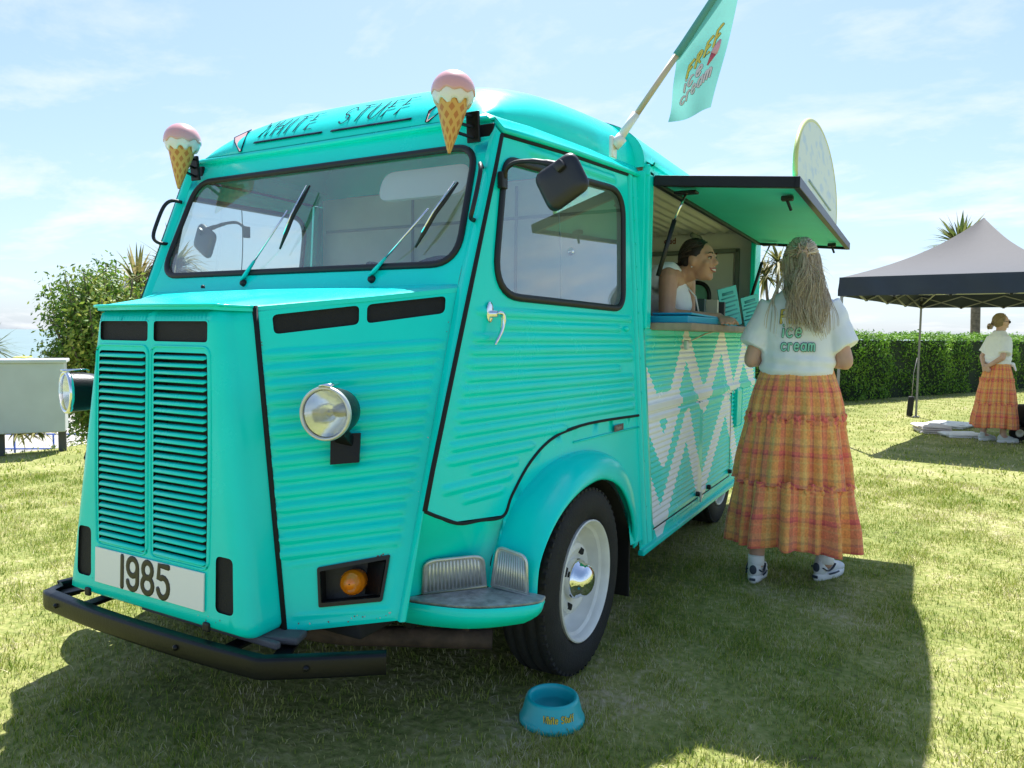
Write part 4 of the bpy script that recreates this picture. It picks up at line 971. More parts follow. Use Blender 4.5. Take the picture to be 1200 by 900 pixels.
def bubble(parent, text, x, y, h, fn, w, mcol, nm, asp=.72, spc=.3, slant=.05, ol=1.42):
    o1 = MB(); lettering(o1, text, x, y, h, fn, w*ol, asp=asp, spc=spc, slant=slant, lift=.0010, thick=.06); o1.build(nm+'_outline', M_INK2, parent)
    o2 = MB(); lettering(o2, text, x, y, h, fn, w, asp=asp, spc=spc, slant=slant, lift=.0022, thick=.10); o2.build(nm, mcol, parent)
# flag text in a frame that follows the cloth: origin at px of the words
def flag_txt(x, y, l): # x right, y up in metres on the cloth
    a = .17+x/.19+.0*y; b = .13+(y*1.0+x*.18)/.42
    return flag_pt(a, b-.25*x/.19*0, l)
bubble(flg, 'FREE', .018, .128, .050, flag_txt, .0085, M_YEL, 'flag_word', asp=.5, spc=.22, ol=1.28)
bubble(flg, 'ice', .012, .072, .052, flag_txt, .0075, M_LIL, 'flag_word', asp=.55, spc=.22, ol=1.28)
bubble(flg, 'cream', .002, .022, .047, flag_txt, .0070, M_LIL, 'flag_word', asp=.52, spc=.18, ol=1.28)
ic = MB(); ic.tube([flag_txt(.100, .075, .002), flag_txt(.113, .10, .002)], [.003, .011], 8, flat=(1, .2), hint=V(0, -1, 0)); ic.build('flag_cone', mat('print_red', (.55, .10, .12), .6), flg)
ic = MB(); ic.tube([flag_txt(.113, .10, .002), flag_txt(.119, .115, .002), flag_txt(.126, .13, .002)], [.013, .012, .004], 8, flat=(1, .2), hint=V(0, -1, 0)); ic.build('flag_scoop', mat('print_pink', (.75, .35, .42), .6), flg)
# chips in the paint: by the indicator, along panel edges
rng = random.Random(77)
def chip(p, n, r):
    a, b = frame_of(n); k = rng.randint(5, 8); ph_ = rng.uniform(0, 6.28)
    q = [p+n*.0012+(a*math.cos(ph_+2*math.pi*i/k)+b*math.sin(ph_+2*math.pi*i/k))*r*rng.uniform(.4, 1.2) for i in range(k)]
    MB().add(q, [tuple(range(k))]).build('paint_chip', rng.choice([M_CHIP, M_CHIP, mat('primer_pale', (.45, .50, .46), .8)]), van, smooth=False)
for _ in range(7): u, v = .80+rng.gauss(0, .022), .196+rng.gauss(0, .006); chip(ck(u, v), ckn(u, v), .004)
for _ in range(14): u, v = rng.uniform(.05, .95), rng.uniform(.012, .03); chip(ck(u, v), ckn(u, v), rng.uniform(.0015, .004))
for _ in range(10): u, v = rng.choice([.012, .985]), rng.uniform(.05, .95); chip(ck(u, v), ckn(u, v), rng.uniform(.001, .003))
for _ in range(16): y = rng.uniform(-.70, .5); z = rng.uniform(.72, 1.33); chip(dpt(y, z, .0125), V(1, 0, 0), rng.uniform(.0008, .002)) if y > yp(z)+.06 and z > .95 else None
for _ in range(8): a = rng.uniform(-.9, .9); chip(nose_fn(a, rng.uniform(.41, .44)), V(0, -1, 0), rng.uniform(.001, .003))

# ------------------------------------------------------------------ plants
def leaf_mat(name, c0, c1, c2, scale=3, trans=.35):
    m = bpy.data.materials.new(name); m.use_nodes = True; t = m.node_tree; b = t.nodes['Principled BSDF']; b.inputs['Roughness'].default_value = .5; b.inputs['Specular IOR Level'].default_value = .3
    g = t.nodes.new('ShaderNodeNewGeometry'); n = t.nodes.new('ShaderNodeTexNoise'); n.inputs['Scale'].default_value = scale; n.inputs['Detail'].default_value = 5
    t.links.new(g.outputs['Position'], n.inputs['Vector'])
    ad_ = t.nodes.new('ShaderNodeMath'); ad_.operation = 'MULTIPLY_ADD'; ad_.inputs[1].default_value = .35; t.links.new(g.outputs['Random Per Island'], ad_.inputs[0])
    sb = t.nodes.new('ShaderNodeMath'); sb.operation = 'SUBTRACT'; sb.inputs[1].default_value = .17; t.links.new(n.outputs[0], sb.inputs[0]); t.links.new(sb.outputs[0], ad_.inputs[2])
    r = t.nodes.new('ShaderNodeValToRGB'); e = r.color_ramp.elements; e[0].position = .28; e[0].color = (*c0, 1); e[1].position = .75; e[1].color = (*c2, 1); q = e.new(.5); q.color = (*c1, 1)
    t.links.new(ad_.outputs[0], r.inputs[0]); t.links.new(r.outputs[0], b.inputs['Base Color'])
    tr = t.nodes.new('ShaderNodeBsdfTranslucent'); t.links.new(r.outputs[0], tr.inputs[0]); ms = t.nodes.new('ShaderNodeMixShader'); ms.inputs[0].default_value = trans
    t.links.new(b.outputs[0], ms.inputs[1]); t.links.new(tr.outputs[0], ms.inputs[2]); t.links.new(ms.outputs[0], t.nodes['Material Output'].inputs[0])
    return m
M_BARK = mat('bark', (.16, .13, .10), .9, var=.4, vscale=12, bump=.6, bscale=25)
M_CORD = leaf_mat('cordyline_leaf', (.10, .13, .035), (.24, .23, .07), (.42, .34, .15), 2)
M_PALM = leaf_mat('palm_leaf', (.045, .085, .02), (.12, .16, .04), (.25, .24, .08), 2)
M_HEDGE = leaf_mat('hedge_leaf', (.04, .11, .012), (.12, .27, .02), (.27, .46, .05), 2.2)
M_BUSH = leaf_mat('bush_leaf', (.05, .12, .015), (.14, .26, .03), (.40, .42, .08), 1.6)
M_HBLOCK = mat('hedge_light_block', (.012, .025, .008), .95)
def spiky_crown(mb, c, rad, n, rng, droop=.5, width=.03, up=-.25):
    for _ in range(n):
        z = rng.uniform(up, 1); a = rng.uniform(0, 2*math.pi); h = math.sqrt(max(0, 1-z*z)); d = V(h*math.cos(a), h*math.sin(a), z)
        L_ = rad*rng.uniform(.7, 1.08); side = d.cross(V(0, 0, 1)); side = side.normalized() if side.length > .01 else V(1, 0, 0)
        w = width*rng.uniform(.7, 1.2); dr_ = droop*rng.uniform(.3, 1.5)*rad; k = len(mb.v); S = 5
        for i in range(S+1):
            t = i/S; p = Vector(c)+d*(L_*t)-V(0, 0, dr_*t*t*.7); ww_ = w*(1-t**2)*(.5+1.2*min(t*3, 1))*.6+.001
            mb.v += [p-side*ww_, p+side*ww_]
        mb.f += [(k+2*i, k+2*i+1, k+2*i+3, k+2*i+2) for i in range(S)]
def cordyline(name, base, heads, label, cat_='tree', m=M_CORD, n=150, rad=.85, droop=.5, width=.03, trunk_r=.07, group=None, seed=1):
    rng = random.Random(seed); t = empty(name, base); tag(t, label, cat_, group)
    tr = MB(); cr = MB(); fork = V(0, 0, heads[0][2]*.55)
    tr.tube(cat([V(0, 0, -.05), V(.03, .02, fork.z*.5), fork], 4), [trunk_r*1.2]*5+[trunk_r]*4, 8)
    for hx, hy, hz_ in heads:
        p = V(hx, hy, hz_); tr.tube(cat([fork-V(0, 0, .1), fork*.45+p*.55+V(hx*.15, hy*.15, -.1), p], 4), [trunk_r*.8]*4+[trunk_r*.6]*5, 7)
        spiky_crown(cr, p, rad*rng.uniform(.85, 1.1), n, rng, droop, width)
    tr.build('trunk', M_BARK, t); tag(cr.build('crown', m, t), kind='stuff'); return t
def px_at(x, y, depth):
    d = Fw+R2*((x-600)/FPX)+U2*((450-y)/FPX); return CAM+d*depth
c = px_at(205, 312, 12.2); cordyline('cordyline_tree', (c.x, c.y, 0), [(0, 0, c.z-.05), (-.7, -.2, c.z-.35), (.45, .2, c.z-.6)], 'sandy yellow spiky cordyline tree behind the cab, seen through the windscreen', n=160, rad=1.0, droop=.7, width=.035, seed=3)
c = px_at(912, 312, 14.5); cordyline('cordyline_tree', (c.x, c.y, 0), [(0, 0, c.z+.05), (-.25, .1, c.z-.2), (.4, 0, c.z+.1)], 'green spiky cordyline tree with forked stems behind the customer at the hatch', n=120, rad=.75, droop=.7, width=.022, trunk_r=.05, seed=5)
c = px_at(1126, 280, 26); cordyline('palm_tree', (c.x+.55, c.y, 0), [(-.55, 0, c.z-.25)], 'lone palm with one round spiky head rising behind the gazebo', m=M_PALM, n=230, rad=1.35, droop=.35, width=.07, trunk_r=.15, seed=6)
c = px_at(-12, 405, 9.6); cordyline('cordyline_tree', (c.x, c.y, -.4), [(0, 0, c.z+.35)], 'small dark spiky cordyline plant just behind the grey cabinet', cat_='plant', m=M_PALM, n=90, rad=.55, droop=.4, width=.022, trunk_r=.05, seed=8)
rng = random.Random(4)
for i, (x, y, r_) in enumerate(((22, 532, .42), (45, 530, .34))):
    c = px_at(x, y, 8.7); mb = MB(); spiky_crown(mb, (0, 0, .08), r_, 70, rng, .5, .02, up=.05)
    t = empty('spiky_plant', (c.x, c.y, -.05)); tag(t, ['low spiky plant growing under the grey cabinet, larger of two', 'low spiky plant growing under the grey cabinet, smaller of two'][i], 'plant')
    tag(mb.build('leaves', M_CORD, t), kind='stuff')
def leaves_mesh(name, pts, size, m, parent, rng, flat=.0):
    vs_ = []; fs = []
    for p, nrm in pts:
        s_ = size*rng.uniform(.6, 1.3); d = (nrm+V(rng.gauss(0, .6), rng.gauss(0, .6), rng.gauss(0, .6))).normalized(); a, b = frame_of(d); t = rng.uniform(0, 6.28); a, b = a*math.cos(t)+b*math.sin(t), b*math.cos(t)-a*math.sin(t)
        k = len(vs_); vs_ += [p-a*s_*.5, p+b*s_*.24+d*s_*.06, p+a*s_*.55, p-b*s_*.24+d*s_*.06]; fs.append((k, k+1, k+2, k+3))
    return obj_from(name, vs_, fs, m, parent, smooth=False)
# hedge
rng = random.Random(11)
H0, H1 = V(-1.90, 8.20, 0), V(7.4, 26.6, 0); hd_ = (H1-H0).normalized(); hn = V(hd_.y, -hd_.x, 0); HH, HW = 1.27, 1.1; HLn = (H1-H0).length
hedge = empty('hedge', H0); tag(hedge, 'long clipped green hedge along the edge of the lawn behind the gazebo', 'hedge')
hp = []
for _ in range(48000):
    s_ = rng.random()**1.1*HLn; wob = .06*math.sin(s_*2.1)+.04*math.sin(s_*5.3+1); f = rng.random()
    if f < .5: z = rng.uniform(.02, HH); p = hd_*s_+hn*(.0+wob+rng.gauss(0, .035)+.03*math.sin(z*7+s_*3))+V(0, 0, z); nm_ = hn
    elif f < .92: q_ = rng.uniform(0, HW); p = hd_*s_-hn*q_+V(0, 0, HH+wob*.6+abs(rng.gauss(0, .05))+.02*math.sin(q_*9+s_*4)); nm_ = V(0, 0, 1)
    else: p = hd_*s_-hn*HW+V(0, 0, rng.uniform(0, HH)); nm_ = -hn
    hp.append((p, nm_))
for _ in range(1200):
    z = rng.uniform(.02, HH); q_ = rng.uniform(0, HW); hp.append((-hn*q_+V(0, 0, z)-hd_*rng.gauss(0, .03), -hd_))
tag(leaves_mesh('foliage', hp, .062, M_HEDGE, hedge, rng), kind='stuff')
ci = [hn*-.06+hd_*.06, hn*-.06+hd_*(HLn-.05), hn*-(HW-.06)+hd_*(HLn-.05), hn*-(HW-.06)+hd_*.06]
MB().loft([ci, [p+V(0, 0, HH-.05) for p in ci]], cap1=True).build('hedge_light_block', M_HBLOCK, hedge, smooth=False)  # dark box added inside the leaves to block light
# bush
rng = random.Random(21)
bc = px_at(122, 420, 10.6); bush = empty('bush', (bc.x, bc.y, -.45)); tag(bush, 'loose leafy green bush with yellow tips behind the grey cabinet', 'bush')
st = MB(); bp2 = []
for k in range(100):
    a = rng.uniform(0, 6.28); sp_ = rng.uniform(.05, .95); top_ = V(sp_*.98*math.cos(a), sp_*.9*math.sin(a), (2.72-.9*sp_**2)*rng.uniform(.55, 1.04)); b0 = V(.12*math.cos(a), .12*math.sin(a), 0)
    path = cat([b0, b0*.6+top_*.4+V(0, 0, .25), top_], 5); st.tube(path, [.03*(1-i/len(path))+.004 for i in range(len(path))], 5)
    for _ in range(420):
        t = rng.uniform(.12, 1.05)**.7; p = path[min(int(t*(len(path)-1)), len(path)-1)]; sp2 = .20*(1.15-t*.70)
        q = p+V(rng.gauss(0, sp2), rng.gauss(0, sp2), rng.gauss(0, sp2*.9)); bp2.append((q, (V(q.x, q.y, .5)).normalized()))
st.build('stems', M_BARK, bush); tag(leaves_mesh('foliage', bp2, .070, M_BUSH, bush, rng), kind='stuff')
# ------------------------------------------------------------------ grey cabinet, railing
cab = empty('utility_cabinet', (-5.50, 1.83, 0), yaw+.48); tag(cab, 'grey metal utility cabinet on short posts at the edge of the lawn', 'cabinet')
M_CAB = mat('cabinet_grey', (.52, .53, .53), .5, var=.06, vscale=4)
MB().box((-.62, .22, .56), (1.22, .42, .70), None, .01).build('cabinet_box', M_CAB, cab, smooth=False)
MB().box((-.62, .22, .926), (1.27, .47, .035), None, .008).build('cabinet_lid', M_CAB, cab, smooth=False)
for x in (-.05, -.58, -1.15): MB().box((x, .16, .09), (.07, .07, .30), None, .006).build('post', mat('post_brown', (.09, .08, .075), .8), cab, smooth=False)
for x, z in ((-.60, .80), (-.60, .30)): MB().lathe([(.012, 0), (.011, .006), (.001, .009)], (x, .01, z), (0, -1, 0), 12).build('bolt', M_ALU, cab)
c = px_at(12, 417, 7.45)
lf = MB().box((0, 0, 0), (.14, .10, .01), Matrix.Rotation(.3, 3, 'Z') @ Matrix.Rotation(.06, 3, 'X'), .002); lo = lf.build('leaflet', mat('leaflet_yellow', (.75, .70, .12), .6), smooth=False); lo.location = (-6.05, 1.72, .957); tag(lo, 'small yellow leaflet lying on top of the grey cabinet', 'leaflet')
rl = empty('railing', (0, 0, 0)); rl.location = px_at(40, 520, 24); tag(rl, 'thin blue metal railing on the promenade below the lawn', 'railing'); rl.rotation_euler = (0, 0, yaw+.1); rl.location.z = -3.2
M_BLUE = mat('rail_blue', (.05, .12, .42), .5)
for k in range(7): MB().tube([(-3+k*1.2, 0, 0), (-3+k*1.2, 0, 1.05)], .03, 8).build('rail_post', M_BLUE, rl)
for z in (.55, 1.03): MB().tube([(-3.2, 0, z), (4.4, 0, z)], .025, 8).build('rail', M_BLUE, rl)
# ------------------------------------------------------------------ gazebo
gz = empty('gazebo', (2.68, 9.0, 0)); tag(gz, 'pop-up gazebo with grey peaked canopy and dark navy valance, standing on the lawn', 'gazebo')
CN = [V(1.165, 7.10, 0), V(3.42, 6.90, 0), V(4.22, 10.90, 0), V(2.0, 11.08, 0)]; gc = V(2.68, 9.0, 0); CN = [p-gc for p in CN]
ZV, ZT, ZP = 1.75, 1.965, 2.84
M_CAN = mat('canopy_grey', (.062, .057, .062), .75, var=.04, bump=.12, bscale=9, sheen=.4); cloth_translucent(M_CAN, .30)
M_VAL = mat('valance_navy', (.020, .030, .055), .7, var=.2, vscale=3, bump=.25, bscale=7)
cn = MB()
for i in range(4):
    a, b = CN[i], CN[(i+1) % 4]; rings = []
    for k in range(13):
        t = k/12; rise = ZT+(ZP-ZT)*(.62*t+.38*t**2.6)
        rings.append([V(*((a*(1-s)+b*s)*(1-t)).xy, rise-.10*math.sin(math.pi*s)*(1-t)*t*2) for s in [j/12 for j in range(13)]])
    cn.loft(rings, closed=False)
cn.build('canopy', M_CAN, gz)
glow = MB(); glow.v = [p-V(0, 0, .012) for p in cn.v]; glow.f = list(cn.f); glow.build('canopy_underglow', mat('underglow_pale', (.80, .82, .77), .8), gz)  # pale layer under the canopy: sunlight through the cloth put into its colour
for i in range(4):
    a, b = CN[i]*1.005, CN[(i+1) % 4]*1.005; o_ = (a+b).normalized(); 
    MB().loft([[V(*(a*(1-s)+b*s).xy, z)+o_*(.012*math.sin(s*23+z*9)*(1 if z < 1.9 else .3)) for s in [j/40 for j in range(41)]] for z in (ZT+.004, 1.90, 1.82, ZV)], closed=False).build('valance', M_VAL, gz)
M_POLE = mat('pole_grey', (.22, .22, .23), .4, metal=.5)
for i, p in enumerate(CN):
    q = p*.985; lg = MB().bar((q.x, q.y, 0), (q.x, q.y, ZT-.05), .032, .032, bev=.003); lo = lg.build('leg', M_POLE, gz, smooth=False)
    MB().box((q.x, q.y, ZV+.06), (.06, .06, .10), None, .006).build('leg_bracket', M_BLK, lo, smooth=False); MB().box((q.x, q.y, .006), (.09, .09, .012), None, .003).build('foot_plate', M_POLE, lo, smooth=False)
    n_ = CN[(i+1) % 4]*.985
    for s0, s1 in ((0, .25), (.25, .5), (.5, .75), (.75, 1)):
        A = q*(1-s0)+n_*s0; B = q*(1-s1)+n_*s1
        MB().bar((A.x, A.y, 1.92), (B.x, B.y, 1.74), .022, .014).build('truss_bar', M_POLE, gz, smooth=False); MB().bar((A.x, A.y, 1.74), (B.x, B.y, 1.92), .022, .014).build('truss_bar', M_POLE, gz, smooth=False)
        if s1 < 1: MB().box((B.x, B.y, 1.75 if s1 != .5 else 1.75), (.03, .03, .04), None, .004).build('truss_joint', M_BLK, gz, smooth=False)
    MB().bar((q.x*.98, q.y*.98, 1.80), (0, 0, 2.35), .02, .016).build('roof_strut', M_POLE, gz, smooth=False)
MB().bar((0, 0, 2.2), (0, 0, ZP-.01), .03, .03).build('centre_pole', M_POLE, gz, smooth=False)
wb = MB(); fl = CN[3]*.985+gc
wb.box((fl.x-.085, fl.y-.03, .17), (.09, .12, .32), Matrix.Rotation(.06, 3, 'Y'), .02); wo = wb.build('weight_bag', mat('bag_black', (.015, .015, .017), .8, bump=.3)); 
MB().tube([(fl.x-.07, fl.y-.06, .32), (fl.x-.06, fl.y-.07, .7), (fl.x-.02, fl.y-.03, .95)], .006, 6).build('strap', mat('strap_grey', (.3, .28, .3), .7), wo)
tag(wo, 'black weight bag strapped to the foot of the gazebo leg', 'bag')
# folded cloths and trolley
def cloth_pile(name, c, size, rz, layers, m, label, seed):
    rng = random.Random(seed); t = empty(name, c, rz); tag(t, label, 'cloth', 'cloths on the grass')
    for k in range(layers):
        z = .012+k*size[2]/layers; w, d = size[0]*rng.uniform(.9, 1), size[1]*rng.uniform(.9, 1); h = size[2]/layers; q = rpoly([(-w/2, -d/2), (w/2, -d/2), (w/2, d/2), (-w/2, d/2)], .05, 4); ox, oy = rng.uniform(-.03, .03), rng.uniform(-.02, .02)
        q = [(x*(1+.06*math.sin(i*1.9+k)), y*(1+.08*math.sin(i*1.3+k*2))) for i, (x, y) in enumerate(q)]
        MB().loft([[V(x*.97+ox, y*.97+oy, z-h*.45) for x, y in q], [V(x+ox, y+oy, z) for x, y in q], [V(x*.97+ox, y*.97+oy, z+h*.42+.008*math.sin(i)) for i, (x, y) in enumerate(q)], [V(x*.5+ox, y*.5+oy, z+h*.5+.008*math.sin(i*.7)) for i, (x, y) in enumerate(q)]], cap0=True, cap1=True).build('fold', m, t)
M_TOW = mat('towel_pinkish', (.62, .56, .54), .9, var=.06); M_TOW2 = mat('towel_white', (.78, .78, .78), .9, var=.04)
cloth_pile('folded_cloth', (2.20, 8.93, 0), (.42, .5, .10), .2, 4, M_TOW, 'neatly folded beige cloth lying on the grass under the gazebo', 1)
cloth_pile('folded_cloth', (2.44, 9.85, 0), (.55, .6, .05), -.3, 2, M_TOW2, 'flat white cloth spread on the grass beyond the beige one', 2)
cloth_pile('folded_cloth', (2.58, 8.62, 0), (.52, .34, .05), .4, 2, M_TOW2, 'crumpled white cloth on the grass at the feet of the woman under the gazebo', 3)
tv = empty('trolley', (3.42, 8.22, 0), .35); tag(tv, 'black pull-along trolley with fat wheels beside the woman under the gazebo', 'trolley')
MB().box((.15, .15, .34), (.75, .42, .26), None, .03).build('tub', mat('tub_black', (.02, .02, .022), .8), tv)
MB().box((.15, .15, .19), (.78, .40, .03), None, .008).build('frame', M_BLK, tv, smooth=False)
for x, y in ((-.16, -.08), (.46, -.08), (-.16, .38), (.46, .38)):
    w = MB().lathe([(.05, -.03), (.085, -.034), (.10, -.025), (.105, 0), (.10, .025), (.085, .034), (.05, .03)], (x, y, .105), (0, 1, 0), 28).build('wheel', M_TYRE, tv)
    MB().lathe([(.052, -.028), (.045, -.032), (.02, -.020), (.001, -.022)], (x, y, .105), (0, 1, 0), 20).build('wheel_hub', M_ALU, w)
MB().tube([(-.2, .15, .2), (-.35, .15, .35), (-.42, .15, .75)], .012, 8).build('handle', M_BLK, tv)
# ------------------------------------------------------------------ dog bowl
bw = empty('dog_bowl', (1.045, -.375, 0), 0); bw.scale = (.88, .88, .95); tag(bw, 'turquoise plastic dog bowl with yellow lettering on the grass by the front wheel', 'bowl')
M_BOWL = mat('bowl_plastic', (.004, .44, .46), .35, coat=.2)
MB().lathe([(.001, .012), (.06, .012), (.072, .02), (.077, .05), (.079, .078), (.083, .086), (.089, .089), (.095, .086), (.099, .078), (.112, .028), (.117, .022), (.121, .015), (.121, .004), (.117, 0), (.001, 0)], n=56).build('bowl', M_BOWL, bw)
MB().lathe([(.001, .046), (.0765, .046)], n=40).build('water', make_glass('water_film', tint=(.75, .93, .93), refl=.5), bw, smooth=False)
def bowl_txt(x, y, l):
    a = R(-52)+x/.108; r = .1115-(y-.028)*.26+l; return V(r*math.cos(a), r*math.sin(a), y)
bubble(bw, 'White Stuff', -.055, .040, .020, bowl_txt, .0042, mat('bowl_yellow', (.75, .60, .06), .5), 'bowl_word', asp=.6, spc=.2)
rng = random.Random(9); kb = []
for i in range(14):
    a = rng.uniform(0, 6.28); r_ = rng.uniform(0, .035); MB().ell((r_*math.cos(a), r_*math.sin(a), .0135), (.008, .005, .002), Matrix.Rotation(rng.uniform(0, 3), 3, 'Z'), 8, 5).build('printed_fleck', mat(*[('fleck_pink', (.65, .25, .3), .5), ('fleck_yellow', (.65, .5, .1), .5), ('fleck_dark', (.05, .04, .04), .5)][i % 3]), bw)
# ------------------------------------------------------------------ things on the counter
CT = 1.3095
def slab(name, c, size, rot, m, label, catg, m2=None):
    t = empty(name, c); t.rotation_euler = rot; tag(t, label, catg); return t
M_PAGE = mat('paper_cream', (.62, .57, .46), .8, var=.06, vscale=60)
def book(c, w, h, d, rz, mcov, label):
    "stands upright: w thickness (local x), h height, d depth"
    t = empty('book', c, rz); tag(t, label, 'book')
    MB().box((0, 0, h/2), (w*.86, d*.96, h*.965), None, .001).build('pages', M_PAGE, t, smooth=False)
    for s in (-1, 1): MB().box((s*w*.465, 0, h/2), (w*.07, d, h), None, .0008).build('cover', mcov, t, smooth=False)
    MB().box((0, -d*.5, h/2), (w, .003, h), None, .0008).build('spine', mcov, t, smooth=False); return t
book((.925, 1.70, CT), .085, .150, .10, .15, mat('cover_green', (.012, .06, .055), .5), 'dark green book standing upright on the hatch counter, first in the row')
book((.965, 1.86, CT), .070, .152, .09, .15, mat('cover_cream', (.55, .50, .40), .6), 'cream book standing upright on the hatch counter beside the dark green one')
book((.985, 2.00, CT), .045, .145, .09, .15, mat('cover_black', (.02, .022, .026), .5), 'thin black book standing upright on the hatch counter at the end of the row')
bx_ = empty('flat_box', (1.03, 1.13, CT), math.pi/2-.03); tag(bx_, 'bright blue flat box lying on the hatch counter in front of the server', 'box')
M_BB = mat('box_blue', (.01, .36, .55), .4)
MB().box((0, 0, .016), (.62, .20, .032), None, .004).build('box_base', M_BB, bx_, smooth=False); MB().box((.04, .0, .038), (.56, .19, .010), Matrix.Rotation(.02, 3, 'Y'), .003).build('box_lid', M_BB, bx_, smooth=False)
br2 = MB().box((0, 0, .02), (.07, .06, .04), None, .004).build('wooden_block', mat('block_brown', (.12, .06, .035), .6), smooth=False); br2.location = (1.02, 1.53, CT); tag(br2, 'small brown wooden block on the hatch counter between blue box and books', 'block')
M_CARD = mat('card_turquoise', (.08, .55, .55), .5)
for (c, h, rz, lb) in (((1.00, 2.26, CT), .25, .95, 'turquoise menu card leaning on the hatch counter next to the black book'), ((1.07, 2.56, CT), .21, .95, 'smaller turquoise menu card on the hatch counter behind the customer')):
    t = empty('menu_card', c, rz); tag(t, lb, 'menu card')
    rot = Matrix.Rotation(R(-14), 3, 'Y')
    MB().box(rot @ V(0, 0, h/2)+V(0, 0, .004), (.15, .008, h), rot, .001).build('card', M_CARD, t, smooth=False)
    tx = MB()
    for k in range(7):
        wv = .045+.012*((k*7) % 3); zz = h*(.86-.11*k); tx.tube([rot @ V(-wv, -.0045, zz), rot @ V(wv, -.0045, zz)], .0045 if k else .009, 6, flat=(1, .3), hint=V(0, -1, 0))
    tag(tx.build('card_print', mat('card_ink', (.04, .30, .34), .6), t), kind='stuff')
    MB().box((.03, .05, .004), (.09, .10, .008), None, .001).build('card_stand', M_BLK, t, smooth=False)

# ------------------------------------------------------------------ people
def skin_mat(name, col):
    m = mat(name, col, .5, var=.05, vscale=30, bump=.05, bscale=220); b = m.node_tree.nodes['Principled BSDF']
    b.inputs['Subsurface Weight'].default_value = .12; b.inputs['Subsurface Radius'].default_value = (.02, .008, .004); b.inputs['Subsurface Scale'].default_value = .5; return m
M_SK1 = skin_mat('skin_fair', (.56, .33, .25)); M_SK2 = skin_mat('skin_tan', (.50, .275, .185)); M_SK3 = skin_mat('skin_light', (.58, .36, .28))
def remeshed(mb, name, m, parent, voxel, smooth=4, disp=None):
    o = mb.build(name, m, None); r = o.modifiers.new('r', 'REMESH'); r.mode = 'VOXEL'; r.voxel_size = voxel
    s_ = o.modifiers.new('s', 'SMOOTH'); s_.iterations = smooth; s_.factor = .5
    dg_ = bpy.context.evaluated_depsgraph_get(); me = bpy.data.meshes.new_from_object(o.evaluated_get(dg_)); old = o.data; o.modifiers.clear(); o.data = me; bpy.data.meshes.remove(old)
    if disp:
        nr = [v.normal.copy() for v in me.vertices]
        for v, n in zip(me.vertices, nr): v.co += n*disp(v.co)
    me.polygons.foreach_set('use_smooth', [True]*len(me.polygons)); 
    if not me.materials: me.materials.append(m)
    o.parent = parent; return o
def hand(mb, w, d, pn, side):
    "wrist point, pointing direction, palm normal, side vector toward the thumb"
    d = d.normalized(); pn = (pn-d*pn.dot(d)).normalized(); sd_ = d.cross(pn).normalized()
    if sd_.dot(side) < 0: sd_ = -sd_
    mb.cone(w, w+d*.03, .026, .030, 10)
    for k in range(4): mb.cone(w+d*.02+sd_*(.024-.016*k), w+d*.082+sd_*(.027-.018*k), .013, .011, 8)
    for k, L_ in enumerate((.066, .074, .070, .055)):
        b = w+d*.085+sd_*(.028-.0185*k); c1 = b+d*L_*.5+pn*.008; c2 = c1+d*L_*.42+pn*.026; mb.cone(b, c1, .0092, .0085, 8); mb.cone(c1, c2, .0085, .0075, 8)
    t0 = w+d*.025+sd_*.028; t1 = t0+d*.035+sd_*.028+pn*.012; t2 = t1+d*.03+sd_*.006+pn*.012; mb.cone(t0, t1, .013, .0105, 8); mb.cone(t1, t2, .0105, .0085, 8)
def head(mb, c, M):
    f = lambda x, y, z: Vector(c)+M @ V(x, y, z)
    mb.ell(f(0, -.005, .018), (.074, .094, .098), M, 20, 14); mb.ell(f(0, .028, -.058), (.050, .056, .056), M); mb.ell(f(0, .045, -.03), (.056, .045, .06), M)
    mb.ell(f(0, .06, -.096), (.026, .024, .020), M)                                              # chin
    for s in (-1, 1):
        mb.ell(f(s*.034, .062, -.022), (.026, .024, .024), M); mb.ell(f(s*.031, .074, .026), (.026, .015, .009), M)   # cheeks, brow
        mb.ell(f(s*.076, -.004, -.008), (.009, .019, .030), M); mb.ell(f(s*.080, -.012, .004), (.006, .014, .018), M)
    mb.cone(f(0, .086, .018), f(0, .106, -.022), .0085, .0115, 10); mb.ell(f(0, .098, -.028), (.017, .013, .009), M)
    mb.ell(f(0, .084, -.056), (.024, .012, .012), M)
